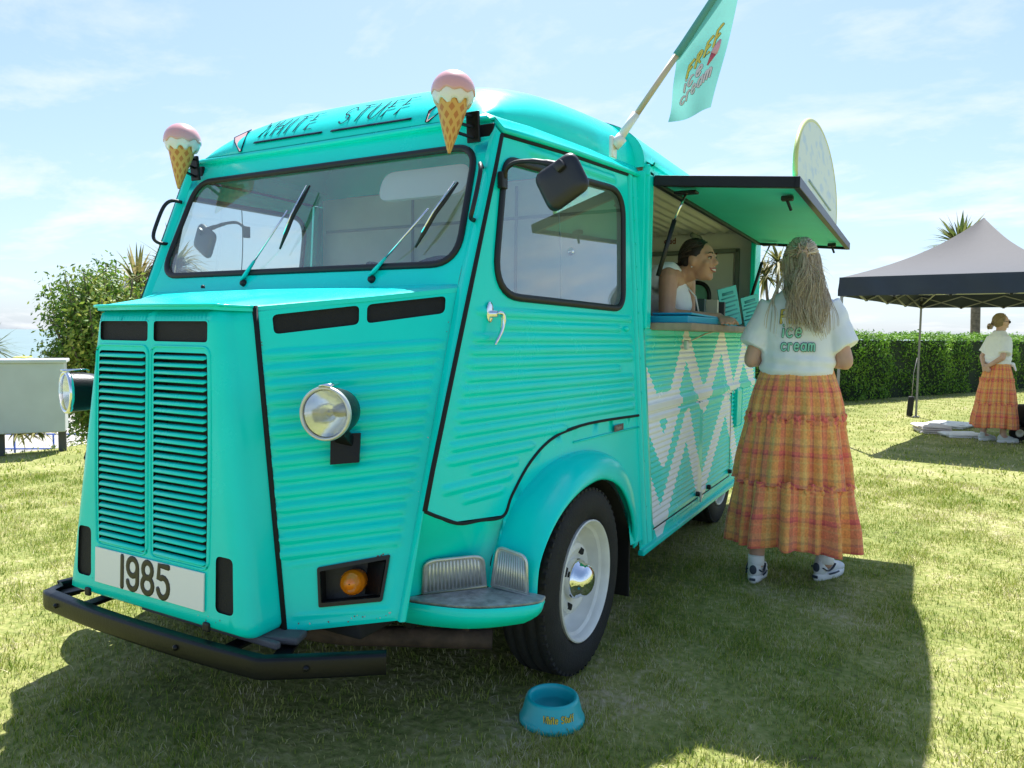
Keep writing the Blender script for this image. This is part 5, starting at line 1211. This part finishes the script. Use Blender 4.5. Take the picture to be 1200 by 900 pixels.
def face(c, M, parent, eye=(.10, .05, .02), smile=True, brow_m=None):
    f = lambda x, y, z: Vector(c)+M @ V(x, y, z)
    for s in (-1, 1):
        MB().ell(f(s*.031, .0805, .004), (.0125, .0085, .0058), M, 12, 8).build('eye', mat('eye_white', (.50, .47, .44), .25), parent)
        MB().ell(f(s*.031, .0875, .003), (.0058, .0032, .0058), M, 10, 6).build('iris', mat('iris_brown', eye, .2), parent)
        MB().tube([f(s*.045, .078, .008), f(s*.038, .088, .0125), f(s*.030, .0905, .0135), f(s*.020, .088, .009)], .0022, 6).build('lash_line', mat('lash', (.02, .012, .01), .6), parent)
        MB().tube([f(s*.050, .078, .028), f(s*.040, .090, .036), f(s*.028, .094, .036), f(s*.016, .092, .031)], [.002, .004, .0045, .003], 6, flat=(1, .6)).build('eyebrow', brow_m or mat('brow', (.04, .022, .014), .8), parent)
    k = .030 if smile else .022; up_ = .006 if smile else 0
    M_LIP = mat('lips', (.42, .14, .12), .4)
    MB().tube(cat([f(-k, .079, -.052+up_), f(-.016, .092, -.053), f(-.005, .0975, -.0500), f(0, .0970, -.0515), f(.005, .0975, -.0500), f(.016, .092, -.053), f(k, .079, -.052+up_)], 3), [.0018]*3+[.003]*3+[.0038]*7+[.003]*3+[.0018]*3, 6).build('upper_lip', M_LIP, parent)
    MB().tube(cat([f(-k, .079, -.053+up_), f(-.017, .0905, -.064), f(0, .0955, -.0685), f(.017, .0905, -.064), f(k, .079, -.053+up_)], 4), [.0018]*3+[.0035]*4+[.0045]*4+[.0035]*4+[.0018]*2, 6).build('lower_lip', M_LIP, parent)
    if smile: MB().tube(cat([f(-.022, .085, -.055), f(-.01, .0925, -.0585), f(0, .0945, -.0595), f(.01, .0925, -.0585), f(.022, .085, -.055)], 4), [.002]*2+[.0055]*13+[.002]*2, 6, flat=(.6, 1)).build('teeth', mat('teeth', (.80, .78, .72), .25), parent)
def hair_mat(name, ramp):
    m = bpy.data.materials.new(name); m.use_nodes = True; t = m.node_tree; b = t.nodes['Principled BSDF']; b.inputs['Roughness'].default_value = .42; b.inputs['Specular IOR Level'].default_value = .45
    g = t.nodes.new('ShaderNodeNewGeometry'); r = t.nodes.new('ShaderNodeValToRGB'); e = r.color_ramp.elements; e[0].color = (*ramp[0], 1); e[1].color = (*ramp[-1], 1)
    for i, c_ in enumerate(ramp[1:-1]): q = e.new((i+1)/(len(ramp)-1)); q.color = (*c_, 1)
    t.links.new(g.outputs['Random Per Island'], r.inputs[0]); t.links.new(r.outputs[0], b.inputs['Base Color'])
    return m
M_H1 = hair_mat('ash_blonde_hair', [(.30, .22, .15), (.48, .37, .26), (.62, .51, .39), (.74, .65, .53), (.42, .31, .21), (.64, .50, .35)])
M_H2 = hair_mat('dark_brown_hair', [(.012, .007, .005), (.03, .017, .011), (.05, .03, .02), (.02, .012, .008)])
M_H3 = hair_mat('fair_hair', [(.20, .14, .08), (.30, .22, .13), (.38, .30, .19)])
def tartan():
    m = bpy.data.materials.new('orange_check_cotton'); m.use_nodes = True; t = m.node_tree; b = t.nodes['Principled BSDF']; b.inputs['Roughness'].default_value = .85; b.inputs['Sheen Weight'].default_value = .2; b.inputs['Specular IOR Level'].default_value = .2
    uv = t.nodes.new('ShaderNodeUVMap'); sp = t.nodes.new('ShaderNodeSeparateXYZ'); t.links.new(uv.outputs[0], sp.inputs[0])
    def band(sock, k, stops):
        mu = t.nodes.new('ShaderNodeMath'); mu.operation = 'MULTIPLY'; mu.inputs[1].default_value = k; t.links.new(sock, mu.inputs[0]); fr_ = t.nodes.new('ShaderNodeMath'); fr_.operation = 'FRACT'; t.links.new(mu.outputs[0], fr_.inputs[0])
        r = t.nodes.new('ShaderNodeValToRGB'); r.color_ramp.interpolation = 'CONSTANT'; e = r.color_ramp.elements; e[0].position = 0; e[0].color = (*stops[0][1], 1); e[1].position = stops[1][0]; e[1].color = (*stops[1][1], 1)
        for p, c_ in stops[2:]: q = e.new(p); q.color = (*c_, 1)
        t.links.new(fr_.outputs[0], r.inputs[0]); return r.outputs[0]
    O, Pk, Mr, Mu, Gr = (.76, .31, .10), (.74, .16, .13), (.46, .085, .09), (.74, .43, .15), (.46, .26, .13)
    wv = band(sp.outputs[0], 5.4, [(0, O), (.16, Mr), (.24, Pk), (.40, O), (.50, Mu), (.60, O), (.74, Pk), (.84, Mr), (.90, O)])
    hv = band(sp.outputs[1], 6.3, [(0, O), (.18, Mu), (.36, Gr), (.44, O), (.60, Pk), (.70, Mr), (.76, O), (.88, Mu), (.94, O)])
    mx_ = t.nodes.new('ShaderNodeMixRGB'); mx_.inputs[0].default_value = .45; t.links.new(wv, mx_.inputs[1]); t.links.new(hv, mx_.inputs[2])
    g = t.nodes.new('ShaderNodeTexCoord'); n = t.nodes.new('ShaderNodeTexNoise'); n.inputs['Scale'].default_value = 90; n.inputs['Detail'].default_value = 4; t.links.new(g.outputs['Object'], n.inputs['Vector'])
    mr = t.nodes.new('ShaderNodeMapRange'); mr.inputs[1].default_value = .3; mr.inputs[2].default_value = .7; mr.inputs[3].default_value = .92; mr.inputs[4].default_value = 1.3; t.links.new(n.outputs[0], mr.inputs[0])
    hs = t.nodes.new('ShaderNodeHueSaturation'); t.links.new(mx_.outputs[0], hs.inputs['Color']); t.links.new(mr.outputs[0], hs.inputs['Value']); t.links.new(hs.outputs[0], b.inputs['Base Color'])
    bp = t.nodes.new('ShaderNodeBump'); bp.inputs['Strength'].default_value = .35; bp.inputs['Distance'].default_value = .006; t.links.new(n.outputs[0], bp.inputs['Height']); t.links.new(bp.outputs[0], b.inputs['Normal'])
    return m
M_TART = tartan(); M_TEE = mat('white_cotton', (.83, .85, .92), .9, bump=.35, bscale=11, sheen=.15, spec=.2)
def skirt(parent, k, seed, wave=1):
    "tiered maxi skirt with two ruffled seams"
    rng = random.Random(seed); ph = [rng.uniform(0, 6.28) for _ in range(8)]; n = 180
    prof = [(1.10, .190, .130), (1.06, .205, .142), (.99, .232, .168), (.92, .250, .190), (.845, .262, .205), (.842, .270, .214), (.76, .282, .228), (.68, .294, .243), (.60, .304, .255), (.515, .312, .264), (.512, .322, .274), (.44, .330, .284), (.36, .337, .292), (.28, .342, .298), (.20, .347, .302)]
    rings = []
    def pt(z, a, b, th, extra=0):
        t = (1.10-z)/.9; tier = 0 if z > .843 else (1 if z > .513 else 2); base_z = (1.10, .843, .513)[tier]; dz = (base_z-z)
        amp = (.003+.060*t)*(.40+.60*min(1, dz/.2))*wave
        w = math.sin(th*10+ph[0]+tier*1.7)*.42+math.sin(th*15+ph[1]+tier*2.3)*.42+math.sin(th*24+ph[2]+tier)*.30+math.sin(th*4+ph[3])*.15; w = math.copysign(abs(w)**.8, w)
        fine = .0035*math.sin(th*61+ph[4]+tier*3)*max(0, 1-dz/.10)
        r = amp*w+fine+extra
        return V((a+r)*math.cos(th), (b+r)*math.sin(th), z+.012*math.sin(th*3+ph[5])*t)
    zs = []
    for i in range(len(prof)-1):
        k_ = 4
        for j in range(k_): q = j/k_; zs.append(tuple(prof[i][m]*(1-q)+prof[i+1][m]*q for m in range(3)))
    zs.append(prof[-1])
    for z, a, b in zs: rings.append([pt(z, a, b, 2*math.pi*j/n) for j in range(n+1)])
    o = MB().loft(rings, closed=False).build('skirt', M_TART, parent); uvl = o.data.uv_layers.new(name='UVMap')
    for lp in o.data.loops:
        vi = lp.vertex_index; uvl.data[lp.index].uv = ((vi % (n+1))/n*2.0*(1+.02), (1.10-zs[vi//(n+1)][0]))
    s_ = o.modifiers.new('thickness', 'SOLIDIFY'); s_.thickness = .003
    for zc, a, b in ((.845, .264, .208), (.513, .315, .267)):
        rr_ = []; n2 = 420
        for dz, dx in ((.026, .004), (.014, .012), (0, .006), (-.012, .014), (-.024, .010)):
            rr_.append([pt(zc-.004, a, b, 2*math.pi*j/n2, dx+.0055*math.sin(j*.62+ph[6]+dz*50)+.004*math.sin(j*.31+ph[7]))+V(0, 0, dz+.006*math.sin(j*.47+ph[5])) for j in range(n2+1)])
        ro = MB().loft(rr_, closed=False).build('ruffle', M_TART, o); uv2 = ro.data.uv_layers.new(name='UVMap')
        for lp in ro.data.loops:
            vi = lp.vertex_index; uv2.data[lp.index].uv = ((vi % (n2+1))/n2*2.04, 1.10-zc+.012*(vi//(n2+1)))
    # pin-tucks above the hem
    for z in (.335, .305, .275):
        t_ = (z-.20)/.08 if z < .28 else (z-.28)/.08; a = .345-.05*(z-.2); b = .300-.055*(z-.2)
        to = MB().tube([pt(z, a+.003, b+.003, 2*math.pi*j/120) for j in range(121)], .0035, 6).build('tuck', M_TART, o); uv3 = to.data.uv_layers.new(name='UVMap')
        for lp in to.data.loops: uv3.data[lp.index].uv = ((lp.vertex_index//6)/120*2.04, 1.10-z)
    return o
def shoe(parent, p, rz, mu, navy=True):
    M = Matrix.Rotation(rz, 3, 'Z'); f = lambda x, y, z: Vector(p)+M @ V(x, y, z)
    u = MB(); u.ell(f(0, -.045, .060), (.036, .048, .045), M); u.ell(f(0, .03, .052), (.040, .085, .036), M); u.ell(f(0, .115, .040), (.042, .060, .026), M); u.cone(f(0, -.035, .08), f(0, -.03, .105), .036, .036); u.cone(f(0, .0, .085), f(0, .09, .058), .024, .022)
    s_ = remeshed(u, 'shoe', mu, parent, .008, 3)
    q = [(.035*math.sin(a)*(1.15 if math.cos(a) > -.2 else .95)*1.18, .04+.135*math.cos(a)*1.0) for a in [2*math.pi*i/28 for i in range(28)]]
    MB().loft([[f(x*.94, y*.98, .0) for x, y in q], [f(x*1.03, y*1.02, .006) for x, y in q], [f(x*1.05, y*1.03, .026) for x, y in q], [f(x*.92, y*.96, .034) for x, y in q]], cap0=True, cap1=True).build('sole', mat('sole_white', (.74, .74, .72), .6), s_)
    if navy:
        M_NV = mat('trim_navy', (.03, .045, .07), .6)
        for sx in (-1, 1):
            MB().tube(cat([f(sx*.030, -.075, .070), f(sx*.040, -.04, .052), f(sx*.043, .0, .060), f(sx*.040, .03, .078)], 4), .006, 6, flat=(1, .6)).build('shoe_stripe', M_NV, s_); MB().tube([f(sx*.043, -.03, .034), f(sx*.046, .02, .032), f(sx*.047, .06, .033)], .0045, 6).build('shoe_stripe', M_NV, s_)
        MB().ell(f(0, -.088, .070), (.018, .008, .024), M).build('heel_patch', M_NV, s_)
        MB().box(f(0, -.098, .022), (.03, .006, .014), M, .002).build('heel_patch', M_NV, s_, smooth=False)
        for k in range(4): MB().tube([f(-.02, .03+.018*k, .089-.009*k), f(.02, .03+.018*k, .089-.009*k)], .003, 6).build('lace', M_WHT, s_)
    return s_
def strand(mb, pts, r0, r1, n=4):
    P = cat(pts, 4); m = len(P); mb.tube(P, [r0+(r1-r0)*(i/(m-1))**1.5 for i in range(m)], n)

# --- customer seen from behind
def standing(root, skin, seed, arms, feet, behind=False, bodyscale=1):
    b = MB()
    for s in (-1, 1):
        fx, fy = feet[0 if s < 0 else 1][:2]
        b.cone((s*.09, 0, .93), (s*.125+fx*.1, .01, .52), .090, .056); b.cone((s*.125+fx*.1, .01, .52), (fx, fy-.025, .10), .055, .037); b.cone((fx, fy-.03, .09), (fx, fy+.06, .05), .038, .03)
        for (p0, p1, r0, r1) in arms[0 if s < 0 else 1]['segs']: b.cone(p0, p1, r0, r1)
        h_ = arms[0 if s < 0 else 1]['hand']; hand(b, *h_)
    b.cone((0, 0, .96), (0, .0, 1.12), .140, .125); b.cone((0, 0, 1.12), (0, 0, 1.34), .125, .125); b.cone((-.11, 0, 1.385), (.11, 0, 1.385), .066, .066); b.cone((0, -.005, 1.42), (0, .008, 1.56), .056, .050)
    head(b, (0, .015, 1.622), Matrix.Identity(3)); return remeshed(b, 'body', skin, root, .0085, 3)
def tee(root, seed, sl_l, sl_r, waist=1.07):
    n = 40; prof = [(waist-.012, .196, .136), (waist+.015, .212, .150), (waist+.06, .216, .150), (1.20, .214, .146), (1.29, .218, .146), (1.36, .215, .138), (1.42, .196, .118), (1.462, .150, .095), (1.492, .105, .080), (1.51, .080, .072)]
    rings = [[V(a*abs(math.cos(t))**.85*math.copysign(1, math.cos(t)), b*math.sin(t), z) for t in [2*math.pi*j/n for j in range(n)]] for z, a, b in prof]
    mb = MB().loft(rings, cap0=True, cap1=True)
    for p0, p1, p2 in (sl_l, sl_r): mb.tube([p0, (Vector(p0)+Vector(p1))/2, p1, p2], [.078, .086, .087, .090], 18)
    def dsp(co):
        return .009*noise.noise(V(co.x*7+co.z*5, co.y*7, co.z*9)+V(seed, 0, 0))+.0065*noise.noise(V(co.x*15+co.z*12, co.y*13, co.z*18-co.x*8))+.006*math.sin(co.z*95+7*co.x)*max(0, 1-abs(co.z-waist-.05)/.09)
    return remeshed(mb, 'tshirt', M_TEE, root, .0095, 3, dsp)
w1 = empty('person', (1.49, 1.53, 0), R(10)); tag(w1, 'woman with long fair hair, white T-shirt and orange check skirt standing at the hatch', 'person')
A1 = [dict(segs=[((-.175, 0, 1.40), (-.265, -.03, 1.135), .046, .046), ((-.265, -.03, 1.135), (-.13, .20, 1.13), .044, .030)], hand=(V(-.13, .20, 1.13), V(.6, .75, .1), V(.3, -.2, -1), V(0, 0, 1))),
      dict(segs=[((.175, 0, 1.40), (.265, -.03, 1.135), .046, .046), ((.265, -.03, 1.135), (.13, .20, 1.13), .044, .030)], hand=(V(.13, .20, 1.13), V(-.6, .75, .1), V(-.3, -.2, -1), V(0, 0, 1)))]
FT = [(-.165, -.075), (.175, .075)]
bd1 = standing(w1, M_SK1, 1, A1, FT)
def slim(o, k):
    for v in o.data.vertices:
        z = v.co.z; f = 1 if z < .2 else (1-(1-k)*min(1, (z-.2)/.15))
        if z > 1.49: f = k+(1-k)*min(1, (z-1.49)/.08)
        v.co.x *= f; v.co.y *= f
slim(bd1, .84); sk1 = skirt(w1, 1, 3); sk1.scale = (.86, .86, 1); ts = tee(w1, 4, (V(-.15, 0, 1.41), V(-.235, -.015, 1.25), V(-.262, -.025, 1.195)), (V(.15, 0, 1.41), V(.235, -.015, 1.25), V(.262, -.025, 1.195)))
M_SHOE = mat('trainer_white', (.66, .68, .69), .6, var=.06)
for (x, y), rz in zip(FT, (-.15, -.55)):
    ts.scale = (.835, .9, 1); so2 = shoe(w1, (x, y, 0), rz, M_SHOE)
    MB().tube([(x, y-.03, .085), (x, y-.028, .125), (x, y-.027, .132)], [.041, .041, .040], 14).build('sock', M_TEE, w1)
def back_txt(x, y, l):
    # ray from behind onto the shirt's back
    z = 1.17+y; best = -.150
    prof = [(1.10, .150), (1.20, .146), (1.29, .146), (1.36, .138), (1.42, .118)]
    for (z0, b0), (z1, b1) in zip(prof, prof[1:]):
        if z0 <= z <= z1: best = -(b0+(b1-b0)*(z-z0)/(z1-z0))
    return V(x, best*math.sqrt(max(.1, 1-abs(x/.225)**2.2))-.0045-l, z)
bubble(ts, 'cream', -.098, .015, .052, back_txt, .0105, M_MINT, 'shirt_word', asp=.72, spc=.26); bubble(ts, 'ice', -.095, .082, .062, back_txt, .011, M_MINT, 'shirt_word', asp=.72, spc=.30); bubble(ts, 'FREE', -.105, .152, .062, back_txt, .013, M_YEL, 'shirt_word', asp=.72, spc=.30)
rng = random.Random(31); hr = MB(); hc = V(0, .012, 1.640)
def scalp(az, el, k=1.0): return hc+V(.0835*k*math.cos(el)*math.sin(az), -.103*k*math.cos(el)*math.cos(az), .108*k*math.sin(el))
hcap = MB().ell(hc+V(0, -.004, .0), (.081, .099, .105), None, 24, 16); remeshed(hcap, 'hair_cap', mat('hair_base', (.30, .23, .16), .6), w1, .012, 2)
clip = V(0, -.112, 1.668)
for k in range(230):                                            # swept back into the clip
    az = rng.uniform(-2.3, 2.3); el = rng.uniform(.12, 1.45)
    if el < .35 and abs(az) < .5: continue
    p0 = scalp(az, el, 1.02); p1 = scalp(az*.55, el*.75+.14, 1.06); e = clip+V(rng.gauss(0, .010), -.004, rng.gauss(0, .014)); strand(hr, [p0, p1, e], .0042, .0034)
def lock(path_fn, n, spread, r):
    "one lock: strands sharing a wave"
    for _ in range(n):
        o_ = V(rng.gauss(0, spread), rng.gauss(0, spread), rng.gauss(0, spread)); cut = rng.uniform(.82, 1.06)
        P = [path_fn(t*cut)+o_*(.35+.65*min(1, t*2)) for t in (0, .15, .3, .45, .6, .75, .9, 1)]; strand(hr, P, r, .0007)
for k in range(26):                                             # tail falling from the clip
    x = rng.gauss(0, .030); ln = rng.uniform(.22, .35); ph_ = rng.uniform(0, 6.28); wv_ = rng.uniform(.010, .024); dx = rng.gauss(.035, .03); dp = rng.uniform(.0, .02)
    lock(lambda t: clip+V((x+dx)*t+wv_*math.sin(ph_+t*8)*min(1, t*2.5), -.012-(.052+dp)*math.sin(min(1, t*1.6)*1.57)+.02*t+wv_*.4*math.cos(ph_+t*8), -ln*t), 40, .0105, .00135)
for k in range(44):                                             # lower hair, down the back
    az = rng.uniform(-1.75, 1.75); p0 = scalp(az, rng.uniform(-.25, .28), 1.0); ln = rng.uniform(.16, .32); ph_ = rng.uniform(0, 6.28); wv_ = rng.uniform(.008, .022); tx_ = p0.x*.55+.034+rng.gauss(0, .016); dp = rng.uniform(0, .03)
    def pf(t):
        z = p0.z-(ln+.05)*t; yb = -.085 if z > 1.50 else -.128-dp-.03*min(1, (1.50-z)/.1)*1.0; m_ = min(1, t*1.5)
        return V(p0.x*(1-t)+tx_*t+wv_*math.sin(ph_+t*7)*min(1, t*2), max(p0.y, -.095)*(1-m_)+yb*m_, z)
    lock(pf, 34, .0115, .00135)
for k in range(30):
    a = rng.uniform(-1, 1); x0 = .09+.02*rng.random(); sgn2 = 1 if k < 20 else -1
    strand(hr, [V(sgn2*.07, -.05, 1.60), V(sgn2*x0, -.07, 1.52), V(sgn2*(x0+.03), -.11, 1.44), V(sgn2*(x0+.035+.03*a), -.15, 1.36), V(sgn2*(x0+.04+.03*a), -.16, 1.28+.03*a)], .0016, .0006)
tag(hr.build('hair', M_H1, w1), kind='stuff')
hk = MB(); M_CLIP = mat('clip_beige', (.45, .30, .22), .35)
for s in (-1, 1): hk.tube(cat([clip+V(s*.004, -.018, .004), clip+V(s*.016, -.022, .022), clip+V(s*.020, -.012, .044)], 4), .0045, 8); hk.tube(cat([clip+V(s*.008, -.018, .0), clip+V(s*.020, -.024, -.010), clip+V(s*.024, -.012, -.028)], 4), .0045, 8)
hk.box(clip+V(0, -.022, .002), (.042, .010, .018), None, .004); hk.build('hair_clip', M_CLIP, w1)

# --- woman under the gazebo
w3 = empty('person', (2.87, 8.33, 0), R(-58)); w3.scale = (.905, .905, .905); tag(w3, 'woman in sunglasses, white T-shirt and orange check skirt, standing under the gazebo', 'person')
A3 = [dict(segs=[((-.175, 0, 1.40), (-.235, -.10, 1.15), .045, .042), ((-.235, -.10, 1.15), (-.05, -.20, 1.03), .040, .028)], hand=(V(-.05, -.20, 1.03), V(.8, -.1, -.4), V(0, 1, 0), V(0, 0, 1))),
      dict(segs=[((.175, 0, 1.40), (.235, -.10, 1.15), .045, .042), ((.235, -.10, 1.15), (.05, -.20, 1.03), .040, .028)], hand=(V(.05, -.20, 1.03), V(-.8, -.1, -.4), V(0, 1, 0), V(0, 0, 1)))]
FT3 = [(-.10, -.06), (.10, .08)]
slim(standing(w3, M_SK3, 2, A3, FT3), .84); sk3 = skirt(w3, 1, 9, .8); sk3.scale = (.80, .80, 1); ts3 = tee(w3, 14, (V(-.15, 0, 1.41), V(-.215, -.05, 1.25), V(-.235, -.07, 1.20)), (V(.15, 0, 1.41), V(.215, -.05, 1.25), V(.235, -.07, 1.20)))
ts3.scale = (.84, .86, 1); kn = MB(); kn.ell((.10, .130, 1.055), (.035, .03, .03)); kn.cone((.11, .14, 1.05), (.14, .15, .98), .018, .012); kn.build('shirt_knot', M_TEE, w3)
for (x, y), rz in zip(FT3, (.1, -.2)): shoe(w3, (x, y, 0), rz, mat('trainer_pale', (.62, .66, .62), .6), navy=False)
hr = MB(); hc = V(0, .008, 1.638)
remeshed(MB().ell(hc+V(0, -.024, .010), (.080, .090, .100), None, 24, 16), 'hair_cap', mat('fair_hair_base', (.22, .16, .09), .55), w3, .012, 2)
for k in range(170):
    az = rng.uniform(-2.2, 2.2); el = rng.uniform(-.1, 1.5)
    if abs(az) > 1.6 and el < .6: continue
    p0 = scalp(az, el, 1.0); strand(hr, [p0, scalp(az*.6, el*.6-.05, 1.05), V(rng.gauss(0, .012), -.115, 1.575+rng.gauss(0, .012))], .0044, .003)
for k in range(60):
    a = rng.uniform(0, 6.28); b_ = rng.uniform(-1, 1); c0 = V(0, -.130, 1.56); strand(hr, [c0+V(.03*math.cos(a), .02*b_, .03*math.sin(a)), c0+V(.034*math.cos(a+1), -.025, .034*math.sin(a+1)), c0+V(.028*math.cos(a+2), -.01*b_, .028*math.sin(a+2))], .005, .003)
tag(hr.build('hair', M_H3, w3), kind='stuff')
face((0, .015, 1.622), Matrix.Identity(3), w3, smile=False)
gl_ = MB(); M_SG = mat('sunglass_black', (.01, .01, .012), .12)
for s in (-1, 1): gl_.ell((s*.034, .105, 1.626), (.027, .006, .021)); gl_.tube([(s*.058, .10, 1.632), (s*.078, .05, 1.634), (s*.082, -.01, 1.63)], .003, 6)
gl_.tube([(-.01, .108, 1.63), (.01, .108, 1.63)], .003, 6); gl_.build('sunglasses', M_SG, w3)
MB().tube(cat([(-.028, -.128, 1.60), (0, -.165, 1.585), (.028, -.128, 1.57), (0, -.11, 1.57), (-.028, -.128, 1.60)], 5), .010, 8).build('hair_tie', mat('scrunchie', (.45, .32, .36), .8), w3)

# --- server leaning out of the hatch
w2 = empty('person', (.30, 1.40, .505), R(-90)); tag(w2, 'smiling dark-haired woman in white sleeveless top leaning on the hatch counter inside the van', 'person')
b = MB(); HD = V(.035, .715, 1.135); MH = Matrix.Rotation(R(-12), 3, 'Z') @ Matrix.Rotation(R(2), 3, 'X'); MH = MH*.92
for s in (-1, 1):
    b.cone((s*.085, .04, .80), (s*.095, .05, .46), .085, .055); b.cone((s*.095, .05, .46), (s*.10, .0, .09), .053, .038); b.cone((s*.10, -.01, .05), (s*.11, .15, .035), .038, .032)
    sh_ = V(s*.165+.015, .600, 1.045); el_ = V(s*.195+.015, .605, .848); wr = V(s*.04+.02, .80, .838); b.cone(sh_, el_, .050, .041); b.cone(el_, wr, .039, .028); hand(b, wr, V(-s*.75, .55, .03), V(0, 0, -1), V(0, 1, 0))
b.cone((0, .06, .80), (0, .26, .90), .13, .115); b.cone((0, .26, .90), (.01, .50, 1.0), .115, .115); b.cone((-.10, .585, 1.045), (.13, .585, 1.045), .066, .066); b.cone((.015, .60, 1.06), (.03, .685, 1.08), .052, .046)
head(b, HD, MH); remeshed(b, 'body', M_SK2, w2, .0065, 3)
face(HD, MH, w2)
tp = MB(); tp.cone((0, .04, .80), (0, .26, .905), .145, .132); tp.cone((0, .26, .905), (.01, .50, 1.0), .135, .135); tp.cone((-.09, .560, 1.045), (.12, .560, 1.045), .086, .086); tp.cone((.012, .56, .99), (.02, .60, .92), .088, .085)
remeshed(tp, 'sleeveless_top', M_TEE, w2, .009, 3, lambda co: .007*noise.noise(co*9)+.005*noise.noise(V(co.x*20, co.y*9, co.z*20)))
f2 = lambda x, y, z: HD+MH @ V(x, y, z)
remeshed(MB().ell(f2(0, -.016, .030), (.079, .095, .096), MH, 24, 16), 'hair_cap', mat('dark_hair_base', (.02, .012, .008), .5), w2, .011, 2)
hr = MB()
for k in range(260):
    az = rng.uniform(-2.4, 2.4); el = rng.uniform(-.25, 1.5)
    if abs(az) > 1.75 and el < .55: continue
    sc2 = lambda a, e, k_: f2(.082*k_*math.cos(e)*math.sin(a), -.012-.100*k_*math.cos(e)*math.cos(a), .026+.100*k_*math.sin(e))
    strand(hr, [sc2(az, el, 1.0), sc2(az*.55, el*.6-.1, 1.05), f2(rng.gauss(0, .012), -.118, -.02+rng.gauss(0, .012))], .0042, .003)
for k in range(90):
    x = rng.gauss(0, .028); ln = rng.uniform(.16, .26); strand(hr, [f2(rng.gauss(0, .01), -.115, -.02), f2(x*.6, -.16, -.03+rng.gauss(0, .01)), f2(x+.01, -.18-.02*rng.random(), -.02-ln*.55), f2(x*1.4+.02, -.16+rng.gauss(0, .02), -.02-ln)], .0048, .0015)
tag(hr.build('hair', M_H2, w2), kind='stuff')
for s in (1, -1): MB().ell(f2(s*.083, -.002, -.040), (.004, .004, .004), None, 8, 6).build('earring', M_WHT, w2)
pr = MB(); pr.tube([V(.0, .635, 1.02), V(.02, .70, .95), V(.03, .72, .87)], .004, 6); pr.build('lanyard', M_WHT, w2)

# ------------------------------------------------------------------ grass blades
import numpy as np
def grass(name, n, dmin, dmax, pw_, hmin, hmax, wid, seed, half=44, m=None, flat=1, label='short sun-bleached grass covering the lawn'):
    g = np.random.default_rng(seed)
    u = g.random(n); d = (dmin**pw_+(dmax**pw_-dmin**pw_)*u)**(1/pw_); a = np.radians(g.uniform(-half, half, n))
    fx, fy = -math.sin(yaw), math.cos(yaw); rx, ry = math.cos(yaw), math.sin(yaw)
    x = CAM.x+d*(fx*np.cos(a)+rx*np.sin(a)); y = CAM.y+d*(fy*np.cos(a)+ry*np.sin(a))
    cl = np.sin(x*7.1+np.sin(y*5.3)*1.4)*np.sin(y*6.3+np.sin(x*4.7)*1.6)+.6*np.sin(x*17+y*11)*np.sin(y*19-x*7)
    keep = (g.random(n) < .62+.38*cl) & (x > -6.1) & ((np.abs(x) > .98) | (y < -1.0) | (y > 3.2) | (g.random(n) < .35))
    x, y, cl = x[keep], y[keep], cl[keep]; n = len(x)
    h = g.uniform(hmin, hmax, n)*(1+.25*cl); t = g.uniform(0, 2*np.pi, n); lean = g.uniform(.1, 1.1, n)*h*flat; la = g.uniform(0, 2*np.pi, n); w = wid*g.uniform(.6, 1.3, n)
    cx, sy = np.cos(t)*w, np.sin(t)*w; lx, ly = np.cos(la)*lean, np.sin(la)*lean
    z0 = np.zeros(n)-.003; V5 = np.stack([np.stack([x-cx, y-sy, z0], 1), np.stack([x+cx, y+sy, z0], 1), np.stack([x+cx*.7+lx*.4, y+sy*.7+ly*.4, h*.6], 1), np.stack([x-cx*.7+lx*.4, y-sy*.7+ly*.4, h*.6], 1), np.stack([x+lx, y+ly, h*.95], 1)], 1).reshape(-1, 3)
    base = np.arange(n)*5; F4 = np.stack([base, base+1, base+2, base+3], 1); F3 = np.stack([base+3, base+2, base+4], 1)
    me = bpy.data.meshes.new(name); me.vertices.add(len(V5)); me.vertices.foreach_set('co', V5.ravel())
    loops = np.concatenate([F4.ravel(), F3.ravel()]); me.loops.add(len(loops)); me.loops.foreach_set('vertex_index', loops)
    me.polygons.add(2*n); me.polygons.foreach_set('loop_start', np.concatenate([np.arange(n)*4, 4*n+np.arange(n)*3])); me.update(calc_edges=True); me.validate()
    me.materials.append(m or M_GRASS); o = bpy.data.objects.new(name, me); COL.objects.link(o); tag(o, label, 'grass', kind='stuff'); return o
grass('grass', 460000, 1.15, 7.5, 1.5, .009, .028, .0017, 1)
grass('grass', 150000, 6.0, 24, 1.3, .014, .034, .0055, 2)
grass('dry_straw', 16000, 1.2, 8.0, 1.5, .006, .016, .0013, 5, m=mat('straw', (.62, .54, .34), .9), flat=4, label='loose dry straw lying in the short grass')
